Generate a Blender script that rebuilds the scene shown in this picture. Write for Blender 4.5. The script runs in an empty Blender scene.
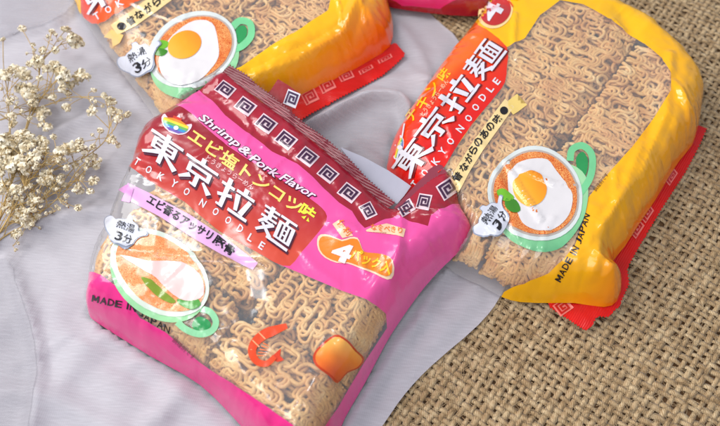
import bpy, bmesh, math, random
import numpy as np
from mathutils import Vector
random.seed(7); rng = np.random.default_rng(7)
C = bpy.context.scene.collection
CM = 0.01

# ---------------------------------------------------------------- camera
TH = math.radians(32.0); F = 800.0; D = 38.0
cam_loc = np.array([0, -D*math.sin(TH), D*math.cos(TH)])
c_r = np.array([1.0, 0, 0]); c_u = np.array([0, math.cos(TH), math.sin(TH)]); c_f = np.array([0, math.sin(TH), -math.cos(TH)])
def rays(px):
    px = np.atleast_2d(np.asarray(px, float))
    return c_f + ((px[:, :1]-360)/F)*c_r + ((213-px[:, 1:2])/F)*c_u
def P(px, z=0.0):
    """photo pixel -> world cm on the plane of height z (arrays allowed)"""
    d = rays(px); z = np.asarray(z, float).reshape(-1)
    t = (z-cam_loc[2])/d[:, 2]
    return cam_loc + d*t[:, None]
cam = bpy.data.cameras.new('camera'); co = bpy.data.objects.new('camera', cam); C.objects.link(co)
co.location = cam_loc*CM; co.rotation_euler = (TH, 0, 0)
cam.sensor_width = 36; cam.lens = 36*F/720; cam.clip_start = 0.01; cam.clip_end = 50
bpy.context.scene.camera = co
cam.dof.use_dof = True; cam.dof.focus_distance = .352; cam.dof.aperture_fstop = 11

# ---------------------------------------------------------------- noise
def _hash(ix, iy, s):
    n = (ix.astype(np.int64)*374761393 + iy.astype(np.int64)*668265263 + s*1442695041) & 0xffffffff
    n = ((n ^ (n >> 13))*1274126177) & 0xffffffff
    return ((n ^ (n >> 16)) & 0xffff)/65535.0
def vnoise(x, y, s=0):
    ix = np.floor(x); iy = np.floor(y); fx = x-ix; fy = y-iy
    fx = fx*fx*fx*(fx*(fx*6-15)+10); fy = fy*fy*fy*(fy*(fy*6-15)+10)
    a = _hash(ix, iy, s); b = _hash(ix+1, iy, s); c = _hash(ix, iy+1, s); d = _hash(ix+1, iy+1, s)
    return ((a*(1-fx)+b*fx)*(1-fy)+(c*(1-fx)+d*fx)*fy)*2-1
def crumple(x, y, s=0, oct=3):
    r = 0; a = 1.0
    for k in range(oct):
        an = 0.7*k+s; xx = (x*math.cos(an)-y*math.sin(an))*2**k*0.7; yy = (x*math.sin(an)+y*math.cos(an))*2**k*0.7
        r = r + a*(0.5-np.abs(vnoise(xx, yy, s+k*17))); a *= 0.45
    return r
def facets(x, y, s=0, oct=3):
    """planar facets with sharp creases: linear interpolation on warped triangular lattices"""
    r = 0; a = 1.0; f = 1.0
    for k in range(oct):
        an = 1.1*k+s*.37; wx = x+.35*vnoise(x*.9, y*.9, s+60+k)/f; wy = y+.35*vnoise(x*.9, y*.9, s+80+k)/f
        u = (wx*math.cos(an)-wy*math.sin(an))*f; v = (wx*math.sin(an)+wy*math.cos(an))*f*1.1547; u = u-v*.5
        iu = np.floor(u); iv = np.floor(v); fu = u-iu; fv = v-iv
        h00 = _hash(iu, iv, s+k); h10 = _hash(iu+1, iv, s+k); h01 = _hash(iu, iv+1, s+k); h11 = _hash(iu+1, iv+1, s+k)
        h = np.where(fu+fv < 1, h00+(h10-h00)*fu+(h01-h00)*fv, h11+(h01-h11)*(1-fu)+(h10-h11)*(1-fv))
        r = r+a*(h*2-1); a *= .5; f *= 1.9
    return r
def arcpos(x, y, pl):
    best = np.full(np.shape(x), 1e9); arc = np.zeros(np.shape(x)); L0 = 0
    for (ax, ay), (bx, by) in zip(pl[:-1], pl[1:]):
        dx, dy = bx-ax, by-ay; L = math.hypot(dx, dy)+1e-9
        t = np.clip(((x-ax)*dx+(y-ay)*dy)/L/L, 0, 1); d = np.hypot(x-ax-t*dx, y-ay-t*dy); m = d < best
        best = np.where(m, d, best); arc = np.where(m, L0+t*L, arc); L0 += L
    return arc
def segdist(x, y, pl):
    """distance to a polyline"""
    best = np.full(np.shape(x), 1e9)
    for (ax, ay), (bx, by) in zip(pl[:-1], pl[1:]):
        dx, dy = bx-ax, by-ay; L = dx*dx+dy*dy+1e-12
        t = np.clip(((x-ax)*dx+(y-ay)*dy)/L, 0, 1)
        best = np.minimum(best, np.hypot(x-ax-t*dx, y-ay-t*dy))
    return best
def inside(x, y, poly):
    r = np.zeros(np.shape(x), bool); n = len(poly)
    for i in range(n):
        x0, y0 = poly[i][:2]; x1, y1 = poly[(i+1) % n][:2]
        if y0 == y1: continue
        c = ((y0 > y) != (y1 > y)) & (x < (x1-x0)*(y-y0)/(y1-y0)+x0)
        r ^= c
    return r
def smooth_poly(pts, n=3, closed=True):
    """Catmull-Rom through the points"""
    pts = np.asarray(pts, float); N = len(pts); out = []
    for i in range(N if closed else N-1):
        if closed: p0, p1, p2, p3 = pts[i-1], pts[i], pts[(i+1) % N], pts[(i+2) % N]
        else: p0, p1, p2, p3 = pts[max(i-1, 0)], pts[i], pts[i+1], pts[min(i+2, N-1)]
        for k in range(n):
            t = k/n
            out.append(0.5*((2*p1)+(-p0+p2)*t+(2*p0-5*p1+4*p2-p3)*t*t+(-p0+3*p1-3*p2+p3)*t**3))
    if not closed: out.append(pts[-1])
    return np.array(out)

# ---------------------------------------------------------------- materials
def lin(c):
    return tuple([(v/12.92 if v <= 0.04045 else ((v+0.055)/1.055)**2.4) for v in [x/255 for x in c]])+(1,)
class NT:
    def __init__(s, name):
        s.m = bpy.data.materials.new(name); s.m.use_nodes = True; s.t = s.m.node_tree; s.t.nodes.clear()
        s.out = s.n('ShaderNodeOutputMaterial')
    def n(s, typ, **kw):
        nd = s.t.nodes.new(typ)
        for k, v in kw.items():
            if k.startswith('i_'):
                nd.inputs[k[2:].replace('_', ' ')].default_value = v
            else: setattr(nd, k, v)
        return nd
    def l(s, a, b): s.t.links.new(a, b)
    def coords(s, scale=(1, 1, 1), rot=(0, 0, 0)):
        tc = s.n('ShaderNodeTexCoord'); mp = s.n('ShaderNodeMapping'); mp.inputs['Scale'].default_value = scale; mp.inputs['Rotation'].default_value = rot
        s.l(tc.outputs['Object'], mp.inputs['Vector']); return mp.outputs['Vector']
    def noise(s, vec, scale, detail=3, dist=0.0, rough=0.5):
        nn = s.n('ShaderNodeTexNoise'); nn.inputs['Scale'].default_value = scale; nn.inputs['Detail'].default_value = detail
        nn.inputs['Distortion'].default_value = dist; nn.inputs['Roughness'].default_value = rough; s.l(vec, nn.inputs['Vector']); return nn.outputs['Fac']
    def ramp(s, fac, stops):
        r = s.n('ShaderNodeValToRGB'); e = r.color_ramp.elements
        while len(e) < len(stops): e.new(0.5)
        for q, (p, c) in zip(e, stops): q.position = p; q.color = c
        s.l(fac, r.inputs['Fac']); return r.outputs['Color']
def film_bump(t, strength=0.22):
    """the same fine crinkle for every printed and clear part of a packet"""
    v = t.coords()
    n1 = t.noise(v, 55, 2, 1.0, .4); n2 = t.noise(v, 170, 1, 0.6)
    b1 = t.n('ShaderNodeBump'); b1.inputs['Strength'].default_value = strength; b1.inputs['Distance'].default_value = 0.003; t.l(n1, b1.inputs['Height'])
    b2 = t.n('ShaderNodeBump'); b2.inputs['Strength'].default_value = strength*0.4; b2.inputs['Distance'].default_value = 0.0008; t.l(n2, b2.inputs['Height'])
    t.l(b1.outputs['Normal'], b2.inputs['Normal']); return b2.outputs['Normal']
_mats = {}
def ink(rgb, var=0.06, rough=0.24, name=None, alpha=1.0):
    key = (tuple(rgb), var, rough, alpha)
    if key in _mats: return _mats[key]
    t = NT(name or 'printed_film'); p = t.n('ShaderNodeBsdfPrincipled')
    c = lin(rgb); lo = tuple(max(0, v*(1-var)) for v in c[:3])+(1,); hi = tuple(min(1, v*(1+var)) for v in c[:3])+(1,)
    v = t.coords(); t.l(t.ramp(t.noise(v, 30, 4), [(0.3, lo), (0.7, hi)]), p.inputs['Base Color'])
    p.inputs['Roughness'].default_value = rough; p.inputs['IOR'].default_value = 1.5
    p.inputs['Coat Weight'].default_value = 0.6; p.inputs['Coat Roughness'].default_value = 0.13
    if alpha < 1: p.inputs['Alpha'].default_value = alpha
    nb = film_bump(t); t.l(nb, p.inputs['Normal']); t.l(nb, p.inputs['Coat Normal']); t.l(p.outputs['BSDF'], t.out.inputs['Surface'])
    _mats[key] = t.m; return t.m
def grad_ink(stops, p0, p1, name='print_shade_gradient', rough=0.24):
    """a colour blend for printed design and for painted-in panel shading; p0,p1 world cm"""
    t = NT(name); p = t.n('ShaderNodeBsdfPrincipled'); g = t.n('ShaderNodeNewGeometry')
    d = np.array(p1[:2])-np.array(p0[:2]); L2 = float(d@d)
    vm = t.n('ShaderNodeVectorMath', operation='DOT_PRODUCT'); t.l(g.outputs['Position'], vm.inputs[0]); vm.inputs[1].default_value = (d[0]/L2*100, d[1]/L2*100, 0)
    ad = t.n('ShaderNodeMath', operation='ADD'); t.l(vm.outputs['Value'], ad.inputs[0]); ad.inputs[1].default_value = -float(np.array(p0[:2])@d)/L2
    t.l(t.ramp(ad.outputs[0], [(a, lin(c)) for a, c in stops]), p.inputs['Base Color'])
    p.inputs['Roughness'].default_value = rough; p.inputs['Coat Weight'].default_value = 0.6; p.inputs['Coat Roughness'].default_value = 0.13
    nb = film_bump(t); t.l(nb, p.inputs['Normal']); t.l(nb, p.inputs['Coat Normal']); t.l(p.outputs['BSDF'], t.out.inputs['Surface']); return t.m
def seal_ink(rgb, ang):
    """printed film pressed with fine crimp ridges"""
    t = NT('crimped_seal_film'); p = t.n('ShaderNodeBsdfPrincipled'); c = lin(rgb); v = t.coords()
    t.l(t.ramp(t.noise(v, 60, 4), [(.3, tuple(x*.85 for x in c[:3])+(1,)), (.7, tuple(min(1, x*1.15) for x in c[:3])+(1,))]), p.inputs['Base Color'])
    p.inputs['Roughness'].default_value = .3; w = t.n('ShaderNodeTexWave'); w.bands_direction = 'Y'; w.inputs['Scale'].default_value = 330; w.inputs['Distortion'].default_value = 2.0
    t.l(t.coords((1, 1, 1), (0, 0, math.radians(ang))), w.inputs['Vector'])
    b = t.n('ShaderNodeBump'); b.inputs['Strength'].default_value = .28; b.inputs['Distance'].default_value = .0004; t.l(w.outputs['Fac'], b.inputs['Height']); t.l(film_bump(t, .5), b.inputs['Normal'])
    t.l(b.outputs['Normal'], p.inputs['Normal']); t.l(p.outputs['BSDF'], t.out.inputs['Surface']); return t.m
def clear_film(name='clear_film', haze=0.07, tint=(1, 1, 1, 1), strength=0.3):
    t = NT(name)
    tr = t.n('ShaderNodeBsdfTransparent'); tr.inputs['Color'].default_value = tint
    gl = t.n('ShaderNodeBsdfGlossy'); gl.inputs['Roughness'].default_value = 0.13
    df = t.n('ShaderNodeBsdfDiffuse'); df.inputs['Color'].default_value = (0.85, 0.84, 0.86, 1)
    lw = t.n('ShaderNodeLayerWeight'); lw.inputs['Blend'].default_value = .5; pw = t.n('ShaderNodeMath', operation='POWER'); t.l(lw.outputs['Facing'], pw.inputs[0]); pw.inputs[1].default_value = 5
    fr = t.n('ShaderNodeMath', operation='MULTIPLY_ADD'); t.l(pw.outputs[0], fr.inputs[0]); fr.inputs[1].default_value = .6; fr.inputs[2].default_value = .075
    nb = film_bump(t, strength)
    for x in (gl, df, lw): t.l(nb, x.inputs['Normal'])
    m1 = t.n('ShaderNodeMixShader'); m1.inputs['Fac'].default_value = haze; t.l(tr.outputs[0], m1.inputs[1]); t.l(df.outputs[0], m1.inputs[2])
    m2 = t.n('ShaderNodeMixShader'); t.l(fr.outputs[0], m2.inputs['Fac']); t.l(m1.outputs[0], m2.inputs[1]); t.l(gl.outputs[0], m2.inputs[2])
    t.l(m2.outputs[0], t.out.inputs['Surface']); return t.m
def noodle_print(name, cols, scale=260):
    t = NT(name); p = t.n('ShaderNodeBsdfPrincipled'); v = t.coords()
    w = t.n('ShaderNodeTexWave'); w.inputs['Scale'].default_value = scale; w.inputs['Distortion'].default_value = 30; w.inputs['Detail'].default_value = 3; w.inputs['Detail Scale'].default_value = 2.2; t.l(v, w.inputs['Vector'])
    mx = t.n('ShaderNodeMath', operation='MULTIPLY'); t.l(w.outputs['Fac'], mx.inputs[0]); t.l(t.noise(v, 120, 3, 1), mx.inputs[1])
    t.l(t.ramp(mx.outputs[0], [(0.05, lin(cols[0])), (0.3, lin(cols[1])), (0.6, lin(cols[2]))]), p.inputs['Base Color'])
    p.inputs['Roughness'].default_value = 0.25; p.inputs['Coat Weight'].default_value = 0.6; p.inputs['Coat Roughness'].default_value = 0.13
    nb = film_bump(t); t.l(nb, p.inputs['Normal']); t.l(p.outputs['BSDF'], t.out.inputs['Surface']); return t.m

# ---------------------------------------------------------------- objects
def tag(o, label, cat=None, group=None, kind=None):
    if label: o['label'] = label
    if cat: o['category'] = cat
    if group: o['group'] = group
    if kind: o['kind'] = kind
    return o
def empty(name, loc_cm, label, cat, group=None):
    o = bpy.data.objects.new(name, None); o.empty_display_size = 0.02; C.objects.link(o); o.location = np.array(loc_cm)*CM
    return tag(o, label, cat, group)
def mesh_obj(name, verts, faces, mat, parent=None, smooth=True, origin=None):
    """verts in world cm"""
    org = np.array(parent.location)/CM if parent is not None else (np.array(origin) if origin is not None else np.zeros(3))
    if parent is not None and parent.parent is not None: org = org+np.array(parent.parent.location)/CM
    v = (np.asarray(verts, float)-org)*CM
    me = bpy.data.meshes.new(name)
    if isinstance(faces, np.ndarray) and faces.ndim == 2:
        k = faces.shape[1]; me.vertices.add(len(v)); me.vertices.foreach_set('co', v.astype(np.float32).ravel())
        me.loops.add(faces.size); me.loops.foreach_set('vertex_index', faces.astype(np.int32).ravel())
        me.polygons.add(len(faces)); me.polygons.foreach_set('loop_start', np.arange(0, faces.size, k, dtype=np.int32)); me.polygons.foreach_set('loop_total', np.full(len(faces), k, np.int32))
        me.update(calc_edges=True)
    else: me.from_pydata([tuple(map(float, a)) for a in v], [], [tuple(map(int, f)) for f in faces]); me.update()
    if smooth: me.polygons.foreach_set('use_smooth', np.ones(len(me.polygons), bool))
    me.materials.append(mat); o = bpy.data.objects.new(name, me); C.objects.link(o)
    if parent is not None: o.parent = parent
    elif origin is not None: o.location = np.array(origin)*CM
    return o

def tubes(paths, radii, sides=6, flat=1.0):
    """list of (n,3) paths -> verts, quad faces; flat squashes the vertical axis"""
    V, Fs = [], []; off = 0
    for path, r in zip(paths, radii):
        p = np.asarray(path, float); n = len(p)
        t = np.gradient(p, axis=0); t /= np.linalg.norm(t, axis=1)[:, None]+1e-9
        up = np.tile([0, 0, 1.0], (n, 1)); steep = np.abs(t[:, 2]) > 0.95; up[steep] = [1, 0, 0]
        a = np.cross(t, up); a /= np.linalg.norm(a, axis=1)[:, None]+1e-9; b = np.cross(a, t)
        r = np.broadcast_to(np.asarray(r, float), (n,))
        ang = np.arange(sides)*2*np.pi/sides
        ring = p[:, None, :]+r[:, None, None]*(np.cos(ang)[None, :, None]*a[:, None, :]+flat*np.sin(ang)[None, :, None]*b[:, None, :])
        V.append(ring.reshape(-1, 3))
        i = np.arange(n-1)[:, None]*sides; j = np.arange(sides)[None, :]; j2 = (j+1) % sides
        q = np.stack([i+j, i+j2, i+sides+j2, i+sides+j], -1).reshape(-1, 4)+off
        Fs.append(q); off += n*sides
    return np.vstack(V), np.vstack(Fs)

# ---------------------------------------------------------------- 2-D shapes cut on a grid
def bm_from_poly(polys):
    bm = bmesh.new()
    for pl in polys:
        vs = []; last = None
        for x, y in [q[:2] for q in pl]:
            if last and abs(x-last[0])+abs(y-last[1]) < 1e-4: continue
            vs.append(bm.verts.new((x, y, 0))); last = (x, y)
        bm.faces.new(vs)
    bmesh.ops.triangulate(bm, faces=bm.faces[:])
    return bm
def grid_cut(bm, step):
    if not bm.verts: return
    for ax in (0, 1):
        lo = min(v.co[ax] for v in bm.verts); hi = max(v.co[ax] for v in bm.verts)
        k = math.ceil(lo/step)
        while k*step < hi:
            pc = k*step; fs = [f for f in bm.faces if min(v.co[ax] for v in f.verts) < pc-1e-6 and max(v.co[ax] for v in f.verts) > pc+1e-6]
            if fs:
                geom = list({e for f in fs for e in f.edges})+fs+list({v for f in fs for v in f.verts})
                co_ = [0, 0, 0]; no = [0, 0, 0]; co_[ax] = pc; no[ax] = 1
                bmesh.ops.bisect_plane(bm, geom=geom, dist=1e-6, plane_co=co_, plane_no=no)
            k += 1
def bm_arrays(bm):
    bm.verts.index_update(); v = np.array([x.co[:] for x in bm.verts]); f = [[q.index for q in g.verts] for g in bm.faces]; return v, f

# ---------------------------------------------------------------- a packet's surface
class Surf:
    """height field of a pillow packet, from a traced outline given as (px, py, z)"""
    def __init__(s, outline, H, w, ridges=(), noise=0.05, seed=1, dents=(), nsm=3):
        o = np.array(outline, float); o = smooth_poly(o, nsm); s.out3 = P(o[:, :2], o[:, 2])
        x_, y_ = s.out3[:, 0], s.out3[:, 1]
        if np.sum(x_*np.roll(y_, -1)-np.roll(x_, -1)*y_) < 0: o = o[::-1].copy(); s.out3 = s.out3[::-1].copy()
        s.poly = s.out3[:, :2]; ze = o[:, 2]
        lo = s.poly.min(0)-0.5; hi = s.poly.max(0)+0.5; s.st = 0.05; s.lo = lo
        nx, ny = [int(math.ceil(a)) for a in (hi-lo)/s.st]
        X, Y = np.meshgrid(lo[0]+np.arange(nx)*s.st, lo[1]+np.arange(ny)*s.st, indexing='ij')
        cl = np.vstack([s.poly, s.poly[:1]]); d = segdist(X, Y, cl); ins = inside(X, Y, s.poly)
        num = 0; den = 0
        for (x, y, _), z in zip(s.out3, ze):
            wt = 1/((X-x)**2+(Y-y)**2+0.05)**1.5; num = num+wt*z; den = den+wt
        zed = num/den; q = np.clip(d/w, 0, 1); g = (1-(1-q)**2.3)**0.75
        top = zed+(H-zed)*g
        cr = crumple(X*0.5, Y*0.5, seed)*noise*1.3+facets(X*.85, Y*.85, seed, 3)*noise*1.35*(.3+.9*np.exp(-(d/1.6)**2))
        cr = cr*np.clip(d/0.6, 0, 1)*(0.35+1.0*np.exp(-(d/2.0)**2))
        ar = arcpos(X, Y, cl); pull = (.5-np.abs(vnoise(ar*1.1+.15*d, d*.35, seed+9)))+.5*(.5-np.abs(vnoise(ar*2.6, d*.5, seed+10)))
        cr = cr+pull*noise*1.5*np.exp(-(d/1.5)**2)*np.clip(d/.35, 0, 1)
        top = top+cr
        g = np.random.default_rng(seed*7); ridges = list(ridges); oc = np.array(outline)[:, :2]; c0 = oc.mean(0); ext = (oc.max(0)-oc.min(0))/2
        for k in range(16):
            q = c0+g.uniform(-.75, .75, 2)*ext; a = g.uniform(0, 6.28); Lr = g.uniform(18, 55); bd_ = g.normal(0, .5)
            ridges.append(([q, q+Lr*.5*np.array([math.cos(a), math.sin(a)]), q+Lr*.5*np.array([math.cos(a), math.sin(a)])+Lr*.5*np.array([math.cos(a+bd_), math.sin(a+bd_)])], g.uniform(.03, .06), g.uniform(.10, .17), 'g'))
        for pl, amp, wd, kind in ridges:
            q2 = P(np.array(pl, float), H*0.85)[:, :2]; dd = segdist(X, Y, q2)
            top = top+(amp*np.exp(-(dd/wd)**2) if kind == 'g' else amp*np.clip(1-dd/wd, 0, 1))*np.clip(d/0.5, 0, 1)
        s.ins = ins; s.X = X; s.Y = Y; s.d = d
        s.bot = zed-np.maximum(zed-0.14, 0)*(1-(1-np.clip(d/1.2, 0, 1))**2.0)
        s.top = np.where(ins, top, np.where(d < 0.4, zed, 0.05))
    def clamp_under(s, o, gap=0.12):
        m = o.ins_at(s.X, s.Y); b = o.at(s.X, s.Y, o.bot)-gap
        s.top = np.where(m, np.minimum(s.top, np.maximum(b, 0.3)), s.top)
    def ins_at(s, x, y): return inside(x, y, s.poly)
    def at(s, x, y, A=None):
        A = s.top if A is None else A
        u = np.clip((x-s.lo[0])/s.st, 0, A.shape[0]-1.001); v = np.clip((y-s.lo[1])/s.st, 0, A.shape[1]-1.001)
        i = u.astype(int); j = v.astype(int); fu = u-i; fv = v-j
        return A[i, j]*(1-fu)*(1-fv)+A[i+1, j]*fu*(1-fv)+A[i, j+1]*(1-fu)*fv+A[i+1, j+1]*fu*fv
    def normal(s, x, y):
        e = 0.06; gx = (s.at(x+e, y)-s.at(x-e, y))/(2*e); gy = (s.at(x, y+e)-s.at(x, y-e))/(2*e)
        n = np.stack([-gx, -gy, np.ones_like(gx)], -1); return n/np.linalg.norm(n, axis=-1)[:, None]
    def cast(s, px):
        d = rays(px); zs = np.linspace(4.2, 0.0, 169); prev = None
        hit = np.full(len(d), np.nan); pz = np.full(len(d), 4.2); pd = np.full(len(d), 9.0)
        for z in zs:
            t = (z-cam_loc[2])/d[:, 2]; x = cam_loc[0]+d[:, 0]*t; y = cam_loc[1]+d[:, 1]*t
            h = s.at(x, y); df = z-h
            new = np.isnan(hit) & (df <= 0)
            f = pd/(pd-df+1e-9); hit[new] = (pz+(z-pz)*np.clip(f, 0, 1))[new]
            pz = np.full(len(d), z); pd = df
        hit[np.isnan(hit)] = 0.0
        t = (hit-cam_loc[2])/d[:, 2]
        return cam_loc+d*t[:, None]
class Flat:
    """a seal fin: a gently waving plane through three (px,py,z) points"""
    def __init__(s, a, b, c, wave=0.04):
        A, B, Cc = [P([q[:2]], q[2])[0] for q in (a, b, c)]; n = np.cross(B-A, Cc-A); s.n = n/np.linalg.norm(n)*(1 if n[2] > 0 else -1); s.A = A; s.wave = wave
    def cast(s, px):
        d = rays(px); t = ((s.A-cam_loc)@s.n)/(d@s.n); p = cam_loc+d*t[:, None]
        p[:, 2] += s.wave*vnoise(p[:, 0]*1.1, p[:, 1]*1.1, 3); return p
    def normal(s, x, y): return np.tile(s.n, (len(x), 1))

LAY = 0.023
def decal(name, polys, mat, surf, layer, parent, step=2.8, tris=None, thick=0):
    """print polygons (photo pixels) laid on the packet's own surface"""
    if tris is None and polys and len(polys) > 1:
        V, FF, off = [], [], 0
        for i, pl in enumerate(polys):
            o = decal('tmp', [pl], mat, surf, layer+.07*i, None, step); me = o.data
            vv = np.zeros(len(me.vertices)*3); me.vertices.foreach_get('co', vv); V.append(vv.reshape(-1, 3)/CM); FF += [[q+off for q in g.vertices] for g in me.polygons]; off += len(me.vertices)
            bpy.data.objects.remove(o); bpy.data.meshes.remove(me)
        return mesh_obj(name, np.vstack(V), FF, mat, parent)
    if tris is None: bm = bm_from_poly(polys)
    else:
        bm = bmesh.new(); vs = [bm.verts.new((x, y, 0)) for x, y in tris[0]]
        for f in tris[1]:
            try: bm.faces.new([vs[i] for i in f])
            except ValueError: pass
    grid_cut(bm, step); bmesh.ops.triangulate(bm, faces=bm.faces[:])
    v, f = bm_arrays(bm); bm.free()
    p = surf.cast(v[:, :2]); n = surf.normal(p[:, 0], p[:, 1]); p = p+n*LAY*layer
    # drop stretched faces that fell off the packet
    ok = []
    for g in f:
        q = p[g]; e = max(np.linalg.norm(q[0]-q[1]), np.linalg.norm(q[1]-q[2]), np.linalg.norm(q[2]-q[0]))
        if e < 1.3: ok.append(g[::-1] if np.cross(q[1]-q[0], q[2]-q[0])[2] < 0 else g)
    if thick:
        m = len(p); b = p-n*thick; edges = {}
        for g in ok:
            for i in range(3):
                a, c = g[i], g[(i+1) % 3]
                edges[(a, c)] = 1
        side = [(a, a+m, c+m, c) for (a, c) in edges if (c, a) not in edges]
        ok = ok+[[i+m for i in g[::-1]] for g in ok]+side; p = np.vstack([p, b])
    return mesh_obj(name, p, ok, mat, parent, smooth=not thick)
def stroke(pts, w, closed=False):
    """polyline of a given width -> quads; w may be a list"""
    p = np.array(pts, float); n = len(p); ws = np.broadcast_to(np.asarray(w, float), (n,))/2
    if closed: t = np.roll(p, -1, 0)-np.roll(p, 1, 0)
    else: t = np.gradient(p, axis=0)
    t /= np.linalg.norm(t, axis=1)[:, None]+1e-9; nn = np.stack([-t[:, 1], t[:, 0]], 1)
    a = p+nn*ws[:, None]; b = p-nn*ws[:, None]
    return [[a[i], a[(i+1) % n], b[(i+1) % n], b[i]] for i in range(n if closed else n-1)]
def stroke_poly(pts, w):
    p = np.array(pts, float); n = len(p); ws = np.broadcast_to(np.asarray(w, float), (n,))/2
    t = np.gradient(p, axis=0); t /= np.linalg.norm(t, axis=1)[:, None]+1e-9; nn = np.stack([-t[:, 1], t[:, 0]], 1)
    return list(p+nn*ws[:, None])+list((p-nn*ws[:, None])[::-1])
def ellipse(cx, cy, rx, ry, ang=0, n=40, a0=0, a1=360):
    t = np.radians(np.linspace(a0, a1, n, endpoint=(a1-a0) != 360)); a = math.radians(ang)
    x = rx*np.cos(t); y = ry*np.sin(t); return np.stack([cx+x*math.cos(a)-y*math.sin(a), cy+x*math.sin(a)+y*math.cos(a)], 1)
_tc = {}
def text_geo(body, offset=0.0, shear=0.0):
    k = (body, offset, shear)
    if k in _tc: return _tc[k]
    cu = bpy.data.curves.new('lettering', 'FONT'); cu.body = body; cu.size = 1; cu.offset = offset; cu.resolution_u = 2; cu.fill_mode = 'FRONT'; cu.shear = shear
    ob = bpy.data.objects.new('lettering', cu); C.objects.link(ob)
    dg = bpy.context.evaluated_depsgraph_get(); me = ob.evaluated_get(dg).to_mesh()
    v = np.array([x.co[:2] for x in me.vertices]) if len(me.vertices) else np.zeros((0, 2)); f = [list(p.vertices) for p in me.polygons]
    ob.evaluated_get(dg).to_mesh_clear(); bpy.data.objects.remove(ob); bpy.data.curves.remove(cu)
    _tc[k] = (v, f); return v, f
def text_px(body, a, b, h, up=None, offset=0.0, shear=0.0, base_offset=0.0):
    """text whose glyph box runs from pixel a to pixel b along its baseline, h px tall"""
    v0, _ = text_geo(body, base_offset, shear); v, f = text_geo(body, offset, shear)
    lo = v0.min(0); hi = v0.max(0); a = np.array(a, float); b = np.array(b, float); A = b-a
    if up is None: up = np.array([A[1], -A[0]])/np.linalg.norm(A)
    else: up = np.array(up, float)/np.linalg.norm(up)
    q = (v-lo)/(hi-lo); return a+q[:, :1]*A+q[:, 1:2]*up*h, f
def letters(name, mat, surf, layer, parent, *args, shift=(0, 0), **kw):
    step = kw.pop('step', 3.2); v, f = text_px(*args, **kw); return decal(name, None, mat, surf, layer, parent, step, tris=(v+np.array(shift), f))
def zigzag(pts, amp=1.0, pitch=3.2):
    p = np.array(pts, float); seg = np.linalg.norm(np.diff(p, axis=0), axis=1); L = np.concatenate([[0], np.cumsum(seg)]); n = max(2, int(L[-1]/pitch)*2)
    s = np.linspace(0, L[-1], n); q = np.stack([np.interp(s, L, p[:, 0]), np.interp(s, L, p[:, 1])], 1)
    t = np.gradient(q, axis=0); t /= np.linalg.norm(t, axis=1)[:, None]; nn = np.stack([-t[:, 1], t[:, 0]], 1)
    return q+nn*(amp*np.where(np.arange(n) % 2, 1, -1))[:, None]

def body_parts(surf, parent, zones, clear_mat, clear_name='clear_window', step=0.13):
    """cut the packet's top sheet along the zone outlines; zones: list of (name, pixel polygon, material), first match wins"""
    bm = bm_from_poly([surf.poly]); 
    zw = []
    for nm, pl, mt in zones:
        w = surf.cast(np.array(pl, float)[:, :2])[:, :2]; zw.append((nm, w, mt))
    grid_cut(bm, step)
    for nm, w, mt in zw:
        for i in range(len(w)):
            a = w[i]; b = w[(i+1) % len(w)]; d = b-a; L = np.linalg.norm(d)
            if L < 1e-5: continue
            lo = np.minimum(a, b)-1e-3; hi = np.maximum(a, b)+1e-3
            fs = []
            for f in bm.faces:
                xs = [v.co.x for v in f.verts]
                if max(xs) < lo[0] or min(xs) > hi[0]: continue
                ys = [v.co.y for v in f.verts]
                if max(ys) < lo[1] or min(ys) > hi[1]: continue
                fs.append(f)
            if not fs: continue
            geom = list({e for f in fs for e in f.edges})+fs+list({v for f in fs for v in f.verts})
            bmesh.ops.bisect_plane(bm, geom=geom, dist=1e-5, plane_co=(a[0], a[1], 0), plane_no=(-d[1]/L, d[0]/L, 0))
    bmesh.ops.triangulate(bm, faces=[f for f in bm.faces if len(f.verts) > 4])
    v, f = bm_arrays(bm); bm.free()
    z = surf.at(v[:, 0], v[:, 1]); p = np.stack([v[:, 0], v[:, 1], z], 1)
    cl = np.vstack([surf.poly, surf.poly[:1]]); onb = segdist(v[:, 0], v[:, 1], cl) < 1e-3
    b = surf.at(v[:, 0], v[:, 1], surf.bot); p[onb, 2] = b[onb]
    cen = np.array([v[g].mean(0)[:2] for g in f]); own = np.full(len(f), -1)
    for k, (nm, w, mt) in enumerate(zw):
        m = inside(cen[:, 0], cen[:, 1], w) & (own < 0); own[m] = k
    nv = np.stack([v[:, 0], v[:, 1], b], 1)
    def part(nm, fi, mt, pts, flip=False):
        if not len(fi): return None
        used = sorted({i for k in fi for i in f[k]}); mp = {u: i for i, u in enumerate(used)}
        o = mesh_obj(nm, pts[used], [[mp[i] for i in (f[k][::-1] if flip else f[k])] for k in fi], mt, parent)
        # shade with the true normals of the whole sheet so that seams between prints stay invisible
        n = surf.normal(v[used, 0], v[used, 1])
        if not flip: o.data.normals_split_custom_set_from_vertices([tuple(x) for x in n])
        return o
    for k, (nm, w, mt) in enumerate(zw): part(nm, np.where(own == k)[0], mt, p)
    part(clear_name, np.where(own == -1)[0], clear_mat, p)
    return part, own, nv, f

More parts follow.
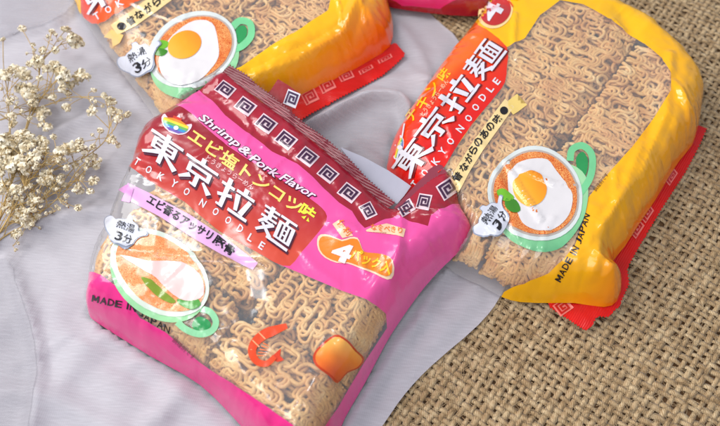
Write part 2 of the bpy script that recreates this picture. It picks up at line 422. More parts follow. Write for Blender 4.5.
def key_spiral(c, a, b):
    """square Greek-key spiral: c centre, a and b half-axis vectors (px). Returns frame strokes and line strokes"""
    c, a, b = [np.array(q, float) for q in (c, a, b)]
    T = lambda pts: [c+x*a+y*b for x, y in pts]
    block = [T([(-1, -1), (1, -1), (1, 1), (-1, 1)])]
    path = [(-.72, .72), (-.72, -.66), (.66, -.66), (.66, .5), (-.3, .5), (-.3, -.22), (.26, -.22), (.26, .12)]
    line = []
    w = .13
    for (x0, y0), (x1, y1) in zip(path[:-1], path[1:]):
        lo = (min(x0, x1)-w, min(y0, y1)-w); hi = (max(x0, x1)+w, max(y0, y1)+w)
        line.append(T([(lo[0], lo[1]), (hi[0], lo[1]), (hi[0], hi[1]), (lo[0], hi[1])]))
    return block, line
def keys(parent, surf, cells, mw, ml, layer=1):
    for c, a, b in cells:
        bl, ln = key_spiral(c, a, b)
        o = decal('key_ornament', bl, mw, surf, layer, parent)
        bm_l = decal_sub('key_line', ln, ml, surf, layer+1, o)
def decal_sub(name, polys, mat, surf, layer, par):
    o = decal(name, polys, mat, surf, layer, par.parent); o.parent = par; return o

# ================================================================ colours
PINK = (240, 84, 156); MAG = (232, 40, 140); MAROON = (160, 22, 44); RED = (214, 54, 40); YEL = (255, 186, 0); ORRED = (226, 34, 14)
WHITE = (228, 224, 232); CREAM = (240, 212, 150); BLACK = (24, 20, 24); GREEN = (112, 196, 140); GREEND = (40, 150, 80)
mW = ink(WHITE, .02); mK = ink(BLACK, .1); mCream = ink(CREAM, .04); mGreen = ink((146, 214, 162), .05); mGreenD = ink(GREEND, .1)
m_film = clear_film(); m_back = clear_film('back_film', 0.22)
m_soup = noodle_print('printed_noodle_soup', [(196, 70, 20), (232, 130, 50), (250, 196, 120)])
m_soup2 = noodle_print('printed_shrimp_soup', [(226, 120, 70), (244, 160, 90), (252, 206, 150)])
m_yolk = None

def kettle(parent, surf, c, ax, sc, lay, upt):
    """white kettle badge: c centre px, ax reading direction, sc size px; upt pixel 'up' of its lettering"""
    a = np.array(ax, float)/np.linalg.norm(ax)*sc; b = np.array(upt, float)/np.linalg.norm(upt)*sc; c = np.array(c, float)
    shape = [(-.62, -.55), (-.3, -.72), (.25, -.74), (.52, -.52), (.62, -.2), (.8, .05), (1.12, .22), (1.05, .42), (.8, .36), (.62, .3), (.5, .55), (.22, .66), (.14, .84), (-.08, .86), (-.14, .66), (-.45, .56), (-.62, .5), (-.86, .62), (-1.08, .42), (-1.04, .05), (-.86, -.2), (-.72, -.35)]
    sm = smooth_poly([c+x*a+y*b for x, y in shape], 3); cc = sm.mean(0)
    o = decal('kettle_badge', [cc+(sm-cc)*1.07], ink((150, 158, 178), .03), surf, lay, parent)
    i = decal_sub('badge_face', [sm], ink((214, 216, 228), .02), surf, lay+1, o)
    L = lambda x, y: c+x*a+y*b
    for body, p0, p1, h in (('熱湯', (-.5, .08), (.42, .08), .42), ('3', (-.42, -.52), (-.08, -.52), .46), ('分', (0, -.52), (.46, -.52), .44)):
        q = letters('lettering', mK, surf, lay+2, parent, body, L(*p0), L(*p1), h*sc, up=upt, offset=(.02 if body != '熱湯' else .004)); q.parent = o

def star(c, r, n=8): return [(c[0]+r*(1 if i % 2 == 0 else .45)*math.cos(i*math.pi/n), c[1]+r*(1 if i % 2 == 0 else .45)*math.sin(i*math.pi/n)) for i in range(2*n)]

V_, H_ = .27, .19
STROKES = {
 '東': [(-1, .66, 1, .66, H_, H_), (0, 1, 0, -1, V_, V_), (-.62, .45, -.62, -.25, V_*.8, V_*.8), (.62, .45, .62, -.25, V_*.8, V_*.8), (-.7, .38, .7, .38, H_*.85, H_*.85), (-.7, .09, .7, .09, H_*.7, H_*.7), (-.7, -.2, .7, -.2, H_*.85, H_*.85), (-.12, -.28, -1, -.86, .3, .16), (.12, -.28, 1, -.86, .16, .34)],
 '京': [(0, 1.02, 0, .7, V_, V_), (-1, .62, 1, .62, H_, H_), (-.6, .36, -.6, -.26, V_*.9, V_*.9), (.6, .36, .6, -.26, V_*.9, V_*.9), (-.7, .28, .7, .28, H_, H_), (-.7, -.16, .7, -.16, H_, H_), (0, -.16, 0, -.92, V_, V_), (.1, -.86, -.3, -.86, H_, H_*.6), (-.4, -.4, -.95, -.9, .28, .14), (.4, -.4, .95, -.9, .16, .34)],
 '拉': [(-.6, 1.02, -.6, -.95, V_, V_), (-.5, -.88, -.9, -.88, H_, H_*.7), (-1, .52, -.2, .52, H_, H_), (-1, -.3, -.2, .02, H_*1.1, H_*1.1), (.42, 1.02, .42, .7, V_, V_), (-.08, .6, 1.02, .6, H_, H_), (.08, .4, .24, -.62, .3, .22), (.84, .4, .56, -.7, .24, .3), (-.16, -.82, 1.04, -.82, H_*1.05, H_*1.05)],
 '麺': [(-1, .84, -.04, .84, H_*.8, H_*.8), (-.92, .54, -.12, .54, H_*.75, H_*.75), (-1, .22, -.04, .22, H_*.8, H_*.8), (-.52, 1.04, -.52, .2, V_*.9, V_*.9), (-.62, .18, -1, -.3, .24, .14), (-.72, -.04, -.1, -.04, .14, .14), (-.16, 0, -.98, -.84, .24, .16), (-.78, -.22, -.1, -.82, .16, .24), (-.3, -.86, 1.05, -.9, .2, .2),
        (.02, .86, 1.04, .86, H_*.85, H_*.85), (.52, .86, .46, .52, .18, .18), (.14, .56, .14, -.62, V_*.75, V_*.75), (.94, .56, .94, -.62, V_*.75, V_*.75), (.1, .5, 1, .5, H_*.75, H_*.75), (.1, -.56, 1, -.56, H_*.75, H_*.75), (.42, .5, .42, -.56, .13, .13), (.68, .5, .68, -.56, .13, .13), (.42, .12, .68, .12, .1, .1), (.42, -.2, .68, -.2, .1, .1)]}
def title_block(parent, surf, chars, adv, up, size, col_shadow, lay):
    """the four large characters, each at its own centre"""
    adv = np.array(adv, float)/np.linalg.norm(adv)*size[0]/2; up = np.array(up, float)/np.linalg.norm(up)*size[1]/2
    for ch, c in chars:
        c = np.array(c, float); polys = []
        for x0, y0, x1, y1, w0, w1 in STROKES[ch]:
            p = np.array([[x0, y0], [x1, y1]]); t = p[1]-p[0]; t = t/np.linalg.norm(t); n = np.array([-t[1], t[0]])
            polys.append([c+q[0]*adv+q[1]*up for q in (p[0]-n*w0/2, p[1]-n*w1/2, p[1]+n*w1/2, p[0]+n*w0/2)])
        sh = -up*.10+adv*.10
        decal('title_shadow', [[q+sh for q in pl] for pl in polys], col_shadow, surf, lay, parent, 4)
        decal('title_character', polys, mW, surf, lay+1.6, parent, 4)

# ================================================================ PACKET A (pink, shrimp and pork)
A_out = [(222, 72, 2.75), (237, 83, 2.75), (262, 101, 2.7), (283, 117, 2.7), (310, 138, 2.6), (335, 159, 2.6), (362, 184, 2.6), (386, 206, 2.5), (396, 208, 2.5), (412, 193, 2.7), (432, 178, 2.8), (447, 173, 2.7),
         (456, 190, 2.5), (460, 206, 2.3), (471, 227, 1.9), (462, 248, 1.3), (440, 270, .9), (420, 293, .6), (398, 324, .5), (385, 345, .5), (365, 383, .45), (345, 418, .4), (330, 450, .4), (300, 478, .4), (268, 458, .4),
         (241, 426, .4), (200, 385, .4), (150, 356, .4), (99, 324, .4), (89, 314, .5), (88, 296, .7), (91, 275, .9), (95, 255, 1.1), (109, 222, 1.3), (121, 190, 1.4), (132, 165, 1.5), (144, 129, 1.8), (177, 106, 2.1), (200, 89, 2.5)]
SA = Surf(A_out, 3.05, 1.5, seed=3, noise=0.07, nsm=3, ridges=[
    ([(400, 218), (399, 250), (390, 285)], .16, .35, 't'), ([(398, 217), (432, 215), (468, 226)], .14, .3, 't'),
    ([(150, 150), (330, 262)], -.05, .8, 'g'), ([(395, 250), (370, 300), (345, 345)], .06, .3, 'g'),
    ([(222, 240), (245, 268), (250, 300)], -.12, .45, 'g'), ([(120, 255), (175, 262), (262, 268)], .13, .22, 't'), ([(125, 200), (160, 225), (150, 300)], .06, .3, 'g'),
    ([(200, 92), (260, 140), (330, 190), (365, 225)], -.08, .3, 'g'), ([(100, 300), (170, 340), (230, 380)], .08, .3, 'g')])
A = empty('noodle_packet', P([(270, 240)], 0)[0], 'pink shrimp and pork flavour noodle packet with maroon top, lying in front', 'food packet', 'instant noodle packets lying on the cloths')
# zones
zA_red = smooth_poly([(140, 118), (178, 105.6), (203, 125), (228, 146), (262, 168), (292, 186), (312, 200), (322, 208), (327, 216), (324, 225), (312, 240), (300, 254), (290, 266), (276, 263), (262, 255), (215, 228), (185, 202), (160, 187), (144, 177), (132, 168), (122, 165), (128, 140)], 2)
zA_maroon = [(190, 84), (200, 91), (212.7, 101), (225, 115), (240, 127), (258, 140), (272, 151.5), (297, 163.5), (313, 177), (328, 192), (339, 202.5), (352, 211), (358, 221), (364.7, 228), (373, 225), (385, 219), (397, 215), (412, 222), (428, 226), (431, 215), (444, 208), (458, 204), (475, 195), (450, 150), (420, 150), (300, 90), (225, 45)]
zA_window = smooth_poly([(80, 150), (122, 165), (132, 168), (144, 177), (160, 187), (185, 202), (215, 228), (262, 255), (276, 263), (300, 273), (340, 290), (372, 303), (386, 314), (387, 328), (370, 354), (348, 390), (326, 425), (312, 445), (300, 432), (260, 402), (225, 379), (193, 357), (165, 332), (140, 318), (118, 288), (88, 277), (70, 270), (70, 200)], 1)
zA_all = [(40, 20), (520, 20), (520, 520), (40, 520)]
m_clearA = clear_film('clear_window_film', 0.13, strength=.2)
m_redA = grad_ink([(0, (214, 76, 54)), (.45, (184, 38, 42)), (1, (150, 20, 38))], P([(190, 215)], 3)[0], P([(235, 145)], 3)[0])
part, own, nv, ff = body_parts(SA, A, [('title_panel', zA_red, m_redA), ('maroon_band', zA_maroon, ink(MAROON, .12)), ('WINDOW', zA_window, m_clearA), ('pink_panel', zA_all, grad_ink([(0, (238, 84, 160)), (.6, (240, 82, 158)), (.8, (234, 50, 140)), (1, (230, 40, 130))], P([(330, 200)], 2)[0], P([(210, 385)], 1)[0]))], m_clearA)
for o in list(A.children):
    if o.name.startswith('WINDOW'): o.name = 'clear_window'
part('back_panel', list(range(len(ff))), m_back, nv, True)
# seal fins
finA = Flat((222, 71, 2.8), (386, 206, 2.6), (300, 118, 3.05), .05)
inner = [(221, 73), (237, 84), (262, 102), (283, 118), (310, 139), (335, 160), (362, 185), (388, 208)]
outer = [(230, 65), (247, 75.5), (256, 84), (269, 94), (284.5, 106.5), (312, 129), (330, 142), (348, 158), (370, 181), (395, 203)]
mSeal = seal_ink((112, 14, 36), 36)
decal('top_seal', [inner+list(zigzag(outer[::-1], .9))], mSeal, finA, 0, A, thick=.03)
for k, (dx, w) in enumerate(((2.2, .5), (4.6, .4))):
    ln = [(x+dx*.9, y-dx) for x, y in inner[1:-1]]
    decal('seal_crimp', stroke(smooth_poly(ln, 3, False), w), ink((168, 70, 84), .3, .4), finA, 2, A)
finV = Flat((400, 206, 2.7), (436, 165, 3.0), (447, 175, 2.75), .03)
decal('folded_seal', [[(394, 208), (402, 200), (417, 183), (428, 172)]+list(zigzag([(428, 171), (437, 165), (444, 167)], .8))+[(449, 176), (432, 182), (414, 196), (400, 210)]], ink((150, 60, 76), .15), finV, 0, A, thick=.03)
wh = Flat((350, 152, 2.3), (412, 187, 2.4), (396, 206, 2.5), .02)
decal('white_back_flap', [[(340, 147), (362, 156), (388, 170), (411, 186), (404, 196), (397, 204), (388, 198), (368, 180), (350, 160)]], ink((176, 174, 188), .06, .6), wh, 0, A, thick=.03)
fl = Flat((270, 92, 2.5), (299, 93, 2.6), (278, 79, 2.75), .01)
o = decal('seal_corner', [[(262, 96), (270, 91), (278, 79), (288, 85), (299, 93), (296, 101), (291, 112), (276, 104)]], ink((150, 8, 20), .1), fl, 0, A, thick=.03)
keys(A, fl, [((292, 99), (6.2, 2.6), (-2.6, 7.2))], mW, ink((60, 30, 70)), 2)
# keys on the maroon band
ul = np.array([1, .76])/1.26
cells = []
for c, s_, an in [((225.4, 89.6), 8.4, 36), ((245.5, 106.5), 9.0, 36), ((266, 124), 9.2, 37), ((286, 140), 9.3, 38), ((307.5, 157), 9.2, 38), ((328, 174), 8.8, 39), ((349, 193), 9.4, 37), ((368, 211), 8.0, 62)]:
    a = math.radians(an); cells.append((c, (s_*math.cos(a), s_*math.sin(a)*.95), (-s_*.62*math.sin(a)-1.5, s_*.75*math.cos(a))))
mKW = ink((232, 206, 214), .04); mKD = ink((64, 24, 62), .1)
keys(A, SA, cells, mKW, mKD)
keys(A, SA, [((447, 189), (7.2, -5.2), (4.2, 7.2)), ((424, 202), (6.5, 1.0), (-2, 7.5)), ((406, 208), (7.0, -4.0), (3.0, 5.5))], mKW, mKD)
# title lettering
title_block(A, SA, [('東', (164, 150)), ('京', (199, 174)), ('拉', (235, 200)), ('麺', (276, 228))], (145, 98), (.40, -.92), (38, 30), ink((84, 30, 54)), 1)
for ch, c in zip('TOKYONOODLE', [(137.5, 162), (149, 170), (161, 177), (174.5, 184), (187, 192), (203, 203.5), (216, 212), (228.5, 220.5), (240.5, 229), (251, 238), (262, 246)]):
    adv = np.array([.83, .56]); w = 5.4 if ch not in 'LTE' else 4.6; a = np.array(c)-adv*w/2-np.array([.56, -.83])*3.6
    letters('latin_letter', mW, SA, 1, A, ch, a, a+adv*w, 7.2, up=(.5, -.86), offset=.02)
m_yt = ink((250, 216, 110), .05)
letters('flavour_lettering', m_yt, SA, 1, A, 'エビ塩トンコツ', (187, 139), (296, 214), 13.5, up=(.56, -.82), offset=.022)
letters('flavour_lettering', ink((226, 226, 60)), SA, 1, A, '味', (297, 214), (310, 223), 14, up=(.56, -.82), offset=.03)
letters('reading_lettering', ink((240, 190, 190)), SA, 1, A, 'とうきょうらーめん', (205, 160), (252, 190.5), 5.6, up=(.56, -.82), offset=.01)
mPl = ink((236, 160, 214)); mDk = ink((70, 14, 44))
pth = [((197, 121), (236, 150), 'Shrimp'), ((238, 150.5), (247, 157), '&'), ((249, 160), (275, 178.5), 'Pork'), ((279, 179.5), (313, 200), 'Flavor')]
for (a, b, s_) in pth:
    letters('flavour_outline', mDk, SA, 1, A, s_, a, b, 8 if s_ != 'Shrimp' else 9.8, up=(.6, -.8), offset=.07, shear=.25)
    letters('flavour_name', ink((244, 214, 232)), SA, 2, A, s_, a, b, 8 if s_ != 'Shrimp' else 9.8, up=(.6, -.8), offset=.02, shear=.25)
# rainbow emblem
def rainbow(parent, surf, T, lay):
    cols = [(214, 60, 40), (240, 140, 40), (246, 214, 60), (110, 180, 90), (60, 150, 200), (110, 90, 180)]
    out = smooth_poly([T(*q) for q in [(-1, -.1), (-.86, -.5), (-.62, -.28), (-.2, -.36), (.05, -.92), (.32, -.3), (.62, -.22), (.98, -.5), (1.02, -.1), (.8, .5), (.35, .86), (-.3, .9), (-.8, .5)]], 2)
    o = decal('rainbow_emblem', [out], ink((244, 216, 226)), surf, lay, parent)
    ys = np.linspace(-.62, .78, 7)
    for k in range(6):
        y0, y1 = ys[k], ys[k+1]
        def hw(y):
            y = np.clip(y, -.8, .8); return .86*math.sqrt(max(0, 1-(max(y, 0)/.84)**2)) if y > -.1 else (.84 if y > -.3 else .3)
        decal_sub('rainbow_stripe', [[T(-hw(y0), y0), T(hw(y0), y0), T(hw(y1), y1), T(-hw(y1), y1)]], ink(cols[k]), surf, lay+1, o)
    decal_sub('emblem_disc', [ellipse(*T(.1, .4), 2.6, 2.2)], mW, surf, lay+2, o)
rainbow(A, SA, lambda x, y: np.array([176, 124])+x*np.array([14.5, 5.5])+y*np.array([-3.0, 10.5]), 1)
# lilac ribbon
decal('lilac_ribbon', [[(128, 183), (149, 193), (190, 215), (228, 240), (258, 263), (253, 270), (222, 255), (196, 240), (160, 217), (124, 198)]], ink((232, 178, 226), .03), SA, 1, A)
decal('ribbon_tail', [[(127, 185), (134, 189), (130, 203), (122, 201), (125, 194), (119, 190)]], ink((216, 150, 208), .03), SA, 2, A)
letters('ribbon_lettering', mK, SA, 2, A, 'エビ香るアッサリ', (146, 203), (209, 241), 9.5, up=(.52, -.85), offset=.03)
letters('ribbon_lettering', mK, SA, 2, A, '豚骨', (212, 243), (231, 257), 9.5, up=(.54, -.84), offset=.03)
# made in Japan
def words(parent, surf, body, pts, h, lay, up, off=.02, mat=None):
    p = smooth_poly(pts, 6, False); seg = np.linalg.norm(np.diff(p, axis=0), axis=1); L = np.concatenate([[0], np.cumsum(seg)])
    wd = {'I': .45, ' ': .5, 'M': 1.15, 'J': .75}; ws = [wd.get(ch, 1.0) for ch in body]; tot = sum(ws); x = 0
    for ch, w in zip(body, ws):
        s0 = L[-1]*(x+.08*1)/tot; s1 = L[-1]*(x+w-.1)/tot
        if ch == 'I': s0, s1 = s0+(s1-s0)*.22, s1-(s1-s0)*.22
        x += w
        if ch == ' ': continue
        a = (np.interp(s0, L, p[:, 0]), np.interp(s0, L, p[:, 1])); b = (np.interp(s1, L, p[:, 0]), np.interp(s1, L, p[:, 1]))
        if ch == 'M':
            a_ = np.array(a); d_ = np.array(b)-a_; u_ = np.array(up)/np.linalg.norm(up)*h; q = lambda x_, y_: a_+d_*x_+u_*y_
            bar = lambda x0, y0, x1, y1, w_: [q(x0-w_, y0), q(x0+w_, y0), q(x1+w_, y1), q(x1-w_, y1)]
            decal('origin_letter', [bar(.12, 0, .12, 1, .11), bar(.88, 0, .88, 1, .11), bar(.5, .22, .14, 1, .12), bar(.5, .22, .86, 1, .12)], mat or mK, surf, lay, parent, 3.2); continue
        letters('origin_letter', mat or mK, surf, lay, parent, ch, a, b, h, up=up, offset=off)
words(A, SA, 'MADE IN JAPAN', [(91, 301), (112, 306), (134, 311), (146, 320), (170, 334)], 6.6, 1, (.18, -.98))
letters('small_print', ink((120, 20, 70)), SA, 1, A, '調理例です', (172, 341), (193, 360), 5, up=(.6, -.8))
# green cup with shrimp noodles
e0 = ellipse(160, 273, 55, 37, 36); e1 = ellipse(158, 279.5, 53, 36.5, 36)
decal('cup_handle', stroke(smooth_poly([(199, 309), (210, 312), (216, 322), (212, 331), (200, 334), (186, 329), (178, 322)], 4, False), 6.5), mGreen, SA, 1, A)
decal('handle_opening', [smooth_poly([(198, 317), (208, 320), (211, 326), (206, 330), (196, 330), (192, 325)], 3)], mGreenD, SA, 1, A)
decal('cup_side', [e1], ink((158, 216, 160), .05), SA, 2, A)
decal('cup_rim', [e0], ink((216, 226, 212), .02), SA, 3, A)
decal('noodle_soup', [ellipse(161, 273.5, 50, 32, 36)], m_soup2, SA, 4, A)
decal('printed_leek', [smooth_poly([(142, 278), (152, 282), (164, 292), (176, 302), (170, 304), (156, 296), (146, 286)], 3)], ink((126, 150, 40), .3), SA, 5, A)
decal('printed_leek', [smooth_poly([(178, 300), (188, 302), (198, 300), (201, 306), (192, 311), (180, 306)], 3)], ink((70, 150, 50), .3), SA, 5, A)
decal('painted_glare_patch', [smooth_poly([(120, 256), (150, 262), (178, 262), (200, 275), (204, 296), (190, 302), (174, 296), (152, 276)], 3)], ink((236, 204, 200), .12), SA, 5, A)  # pale patch painted in the shape of the film glare over the cup
kettle(A, SA, (126, 234), (1, .34), 19, 6, (.30, -.95))
# badge, four in a pack
S6 = lambda pts, o=(300, 220): [(o[0]+x/6, o[1]+y/6) for x, y in pts]
bd = smooth_poly(S6([(103, 120), (125, 88), (180, 92), (250, 120), (300, 104), (345, 108), (365, 150), (385, 192), (440, 200), (500, 208), (556, 240), (560, 330), (524, 358), (450, 325), (340, 282), (285, 262), (220, 258), (150, 228), (110, 180)]), 2)
cc = bd.mean(0)
o = decal('pack_badge', [bd], ink((252, 214, 180)), SA, 1, A); decal_sub('badge_face', [cc+(bd-cc)*np.array([.95, .88])], ink((238, 130, 24)), SA, 2, o)
letters('badge_number', ink((246, 226, 226)), SA, 3, A, '4', (331, 258), (346, 263.5), 17, up=(.45, -.9), offset=.05)
letters('badge_lettering', ink((250, 200, 30)), SA, 3, A, 'パック入', (350, 259), (389, 275), 11, up=(.36, -.93), offset=.035)
decal('orange_banner', [S6([(195, 25), (235, 0), (320, 95), (255, 110)])], ink((252, 206, 170)), SA, 1, A); letters('banner_lettering', ink((236, 120, 20)), SA, 2, A, '便利', (336.5, 224), (347, 237), 7.5, up=(.75, -.66), offset=.012)
decal('orange_banner', [S6([(395, 62), (440, 40), (520, 22), (632, 55), (620, 105), (580, 92), (520, 68), (400, 70)])], ink((252, 206, 170)), SA, 1, A); letters('banner_lettering', ink((236, 120, 20)), SA, 2, A, 'な食べきり', (371, 230.5), (402, 234), 6.5, up=(.0, -1), offset=.012)
# printed shrimp and roast pork
sp = smooth_poly([(287, 326), (276, 330), (264, 335), (255, 343), (252, 353), (257, 362), (267, 364), (275, 357)], 4, False)
decal('printed_shrimp', stroke(sp, np.interp(np.arange(len(sp)), [0, 6, len(sp)-1], [5, 10.5, 5])), ink((232, 74, 28), .12), SA, 1, A)
for q in ((262, 336), (256, 344), (254, 353), (259, 361)): decal('shrimp_band', stroke([(q[0]-3.5, q[1]-3.5), (q[0]+3.5, q[1]+3.5)], 1.2), ink((250, 170, 120)), SA, 2, A)
for i in range(5): decal('shrimp_leg', stroke([(263-i*1.6, 343+i*3.2), (269-i*.6, 346+i*2.4)], [1.4, .5]), ink((240, 120, 60)), SA, 1, A)
decal('shrimp_tail', [smooth_poly([(272, 358), (277, 352), (281, 349), (280, 356), (284, 360), (277, 362)], 2)], ink((220, 60, 24), .1), SA, 1, A)
pk = smooth_poly([(313, 356), (320, 346), (335, 335), (347, 340), (356, 350), (364, 359), (358, 368), (347, 373), (337, 383), (329, 376), (316, 366)], 3); pc = pk.mean(0)
m_pork = grad_ink([(0, (250, 176, 80)), (.3, (240, 130, 40)), (.65, (226, 92, 26)), (1, (198, 56, 18))], P([(334, 345)], 3)[0], P([(336, 384)], 3)[0])
pko = decal('printed_pork', [pk], ink((196, 62, 20), .15), SA, 1, A)
decal_sub('pork_glaze', [pc+(pk-pc)*.9], m_pork, SA, 2, pko)


# ================================================================ PACKET B (right, yellow, chicken)
B_out = [(489, 4, .9), (474, 26, .9), (458, 45, .9), (441, 67, .9), (424, 91, .9), (411, 110, .9), (402, 125, .8), (393, 141, .7), (388, 160, .5), (388, 175, .4), (402, 205, .35), (425, 245, .3), (455, 273, .3), (480, 285, .3), (502, 297, .3), (520, 302, .3), (549, 303, .35), (575, 303, .4),
         (604, 307, .4), (617, 301, .4), (621, 284, .5), (613, 272, .5), (613, 261, .5), (625, 246, .5), (641, 221, .5), (656, 199, .5), (668, 178, .5), (680, 160, .5), (692, 145, .5), (697, 130, .6), (700, 113, .7), (699, 82, .8), (662, 46, .8), (628, 21, .8), (583, -1, .8), (556, -20, .8), (530, -32, .8), (506, -20, .9)]
SB = Surf(B_out, 2.9, 1.7, seed=11, noise=0.095, nsm=2, ridges=[
    ([(505, 169), (530, 182), (550, 191), (572, 193)], .09, .13, 'g'), ([(505, 169), (518, 196), (538, 226)], .10, .13, 'g'), ([(600, 30), (612, 26), (622, 34)], .08, .12, 'g'), ([(514, 20), (512, 45), (516, 66)], .10, .16, 'g'), ([(470, 130), (500, 190), (520, 260)], .07, .2, 'g'),
    ([(622, 20), (640, 70), (650, 130), (640, 190)], -.14, .5, 'g'), ([(668, 60), (662, 120), (640, 175), (600, 230)], .16, .35, 't'), ([(672, 90), (690, 120)], .15, .3, 't'),
    ([(640, 150), (600, 240), (590, 295)], .10, .3, 't'), ([(570, 262), (605, 275), (618, 262)], .12, .35, 't'), ([(500, 230), (478, 262), (468, 280)], .08, .2, 't'), ([(520, 120), (500, 220), (520, 290)], -.08, .5, 'g'), ([(560, 110), (610, 150)], -.08, .4, 'g')])
SB.clamp_under(SA)
B = empty('noodle_packet', P([(550, 160)], 0)[0], 'yellow and red chicken flavour noodle packet on the bare burlap at right', 'food packet', 'instant noodle packets lying on the cloths')
zB_red = smooth_poly([(478, 25), (489, 31), (507, 47), (507, 66), (505, 82), (497, 94), (484, 109.6), (470, 127), (457, 146), (445, 166), (432, 185), (415, 215), (380, 215), (360, 160), (400, 90), (440, 40), (465, 15)], 2)
zB_window = smooth_poly([(507, 47), (525, 38), (540, 15), (560, 0), (583, 4), (605, 16), (622, 27.5), (645, 44), (662, 58), (671, 73), (671, 90), (655, 116), (632, 147), (605, 177), (586, 200), (584, 220), (575, 245), (563, 260), (549, 273), (524, 284), (504, 292), (490, 305), (440, 300), (400, 240), (410, 215), (432, 185), (445, 166), (457, 146), (470, 127), (484, 109.6), (497, 94), (505, 82), (507, 66)], 1)
zB_all = [(340, -90), (760, -90), (760, 380), (340, 380)]
m_clearB = clear_film('clear_window_film', 0.13, strength=.25)
m_redB = grad_ink([(0, (244, 104, 18)), (.3, (236, 56, 14)), (1, (224, 22, 12))], P([(425, 95)], 2)[0], P([(465, 130)], 2)[0])
part, own, nv, ff = body_parts(SB, B, [('title_panel', zB_red, m_redB), ('WINDOW', zB_window, m_clearB), ('yellow_panel', zB_all, grad_ink([(0, (255, 190, 0)), (.72, (255, 180, 0)), (1, (250, 130, 0))], P([(560, 130)], 2)[0], P([(672, 200)], 1)[0]))], m_clearB)  # orange end paints in fold shading and red showing through near the seal
for o in list(B.children):
    if o.name.startswith('WINDOW'): o.name = 'clear_window'
part('back_panel', list(range(len(ff))), m_back, nv, True)
fB = Flat((575, 305, .34), (697, 135, .34), (700, 150, .36), .06)
inB = [(546, 299), (573, 298), (600, 300), (611, 296), (614, 282), (606, 268), (618, 243), (634, 218), (650, 195), (663, 172), (676, 155), (688, 138), (696, 124)]
ouB = [(707, 128), (699, 146), (686, 171), (662, 208), (641, 243), (627, 268), (629, 284), (619, 306), (607, 317), (597, 316), (592, 325), (585, 330), (569, 319), (549, 307)]
decal('bottom_seal', [inB+list(zigzag(ouB, .8))], seal_ink((216, 16, 12), -56), fB, 0, B, thick=.04)
mKP = ink((246, 130, 120), .05)
keys(B, fB, [((563, 307), (4.2, 5.2), (6.6, -4.6)), ((637, 229), (4.4, -6.6), (3.0, 3.6)), ((647, 214), (4.4, -6.6), (2.6, 3.4)), ((672, 177), (4.2, -6.4), (1.8, 2.4))], mKP, ink((196, 12, 14)), 1)
title_block(B, SB, [('東', (412, 158)), ('京', (433, 127)), ('拉', (458, 95)), ('麺', (484, 61))], (72, -97), (-86, -52), (37, 27), ink((120, 16, 20)), 1)
for ch, c in zip('TOKYONOODLE', [(415, 184), (425, 173), (435.5, 161.5), (442.5, 151.5), (450.5, 141.5), (460, 129), (468.5, 118.5), (475.6, 107.5), (482.5, 97.5), (490, 89), (496.5, 81.5)]):
    adv = np.array([.61, -.79]); up = np.array([-.8, -.6]); w = 5.6 if ch not in 'LTE' else 4.6; a = np.array(c)-adv*w/2-up*3.5
    letters('latin_letter', mW, SB, 1, B, ch, a, a+adv*w, 7.0, up=up, offset=.02)
for ch, c in zip('チキン味', [(412, 115), (422.5, 102.5), (433, 89), (444, 74.5)]):
    adv = np.array([.61, -.79]); up = np.array([-.8, -.6]); a = np.array(c)-adv*6-up*5
    letters('flavour_lettering', ink((252, 196, 20)), SB, 1, B, ch, a, a+adv*12, 10.5, up=up, offset=.018)
letters('reading_lettering', ink((250, 190, 150)), SB, 1, B, 'とうきょうらーめん', (424, 117), (449, 82), 5, up=(-.8, -.6), offset=.015)
rainbow(B, SB, lambda x, y: np.array([399, 148])+x*np.array([3.5, -11.5])+y*np.array([4.4, 2.6]), 1)
decal('white_leaf_line', stroke([(405, 124), (402, 142), (396, 166)], 1.4), mW, SB, 2, B)
decal('cream_ribbon', [[(505, 99), (514, 107), (500, 127), (484, 149), (470, 171), (459, 192), (448, 190), (454, 172), (470, 146), (488, 121)]], mCream, SB, 1, B)
decal('ribbon_tail', [[(508, 101), (517, 94), (516.5, 103), (527, 105), (519, 111), (513, 115), (508, 108)]], ink((240, 208, 120)), SB, 1, B)
decal('ribbon_dot', [ellipse(503.8, 111, 4, 4)], mK, SB, 2, B)
for ch, c in zip('昔ながらのあの味', [(457.5, 177), (463.5, 167.5), (468.5, 159), (473, 150.5), (478, 142.5), (484, 134.5), (490, 127), (497, 119.5)]):
    adv = np.array([.6, -.8]); up = np.array([-.8, -.6]); a = np.array(c)-adv*3.9-up*3.9
    letters('ribbon_lettering', mK, SB, 2, B, ch, a, a+adv*7.8, 7.8, up=up, offset=.03)
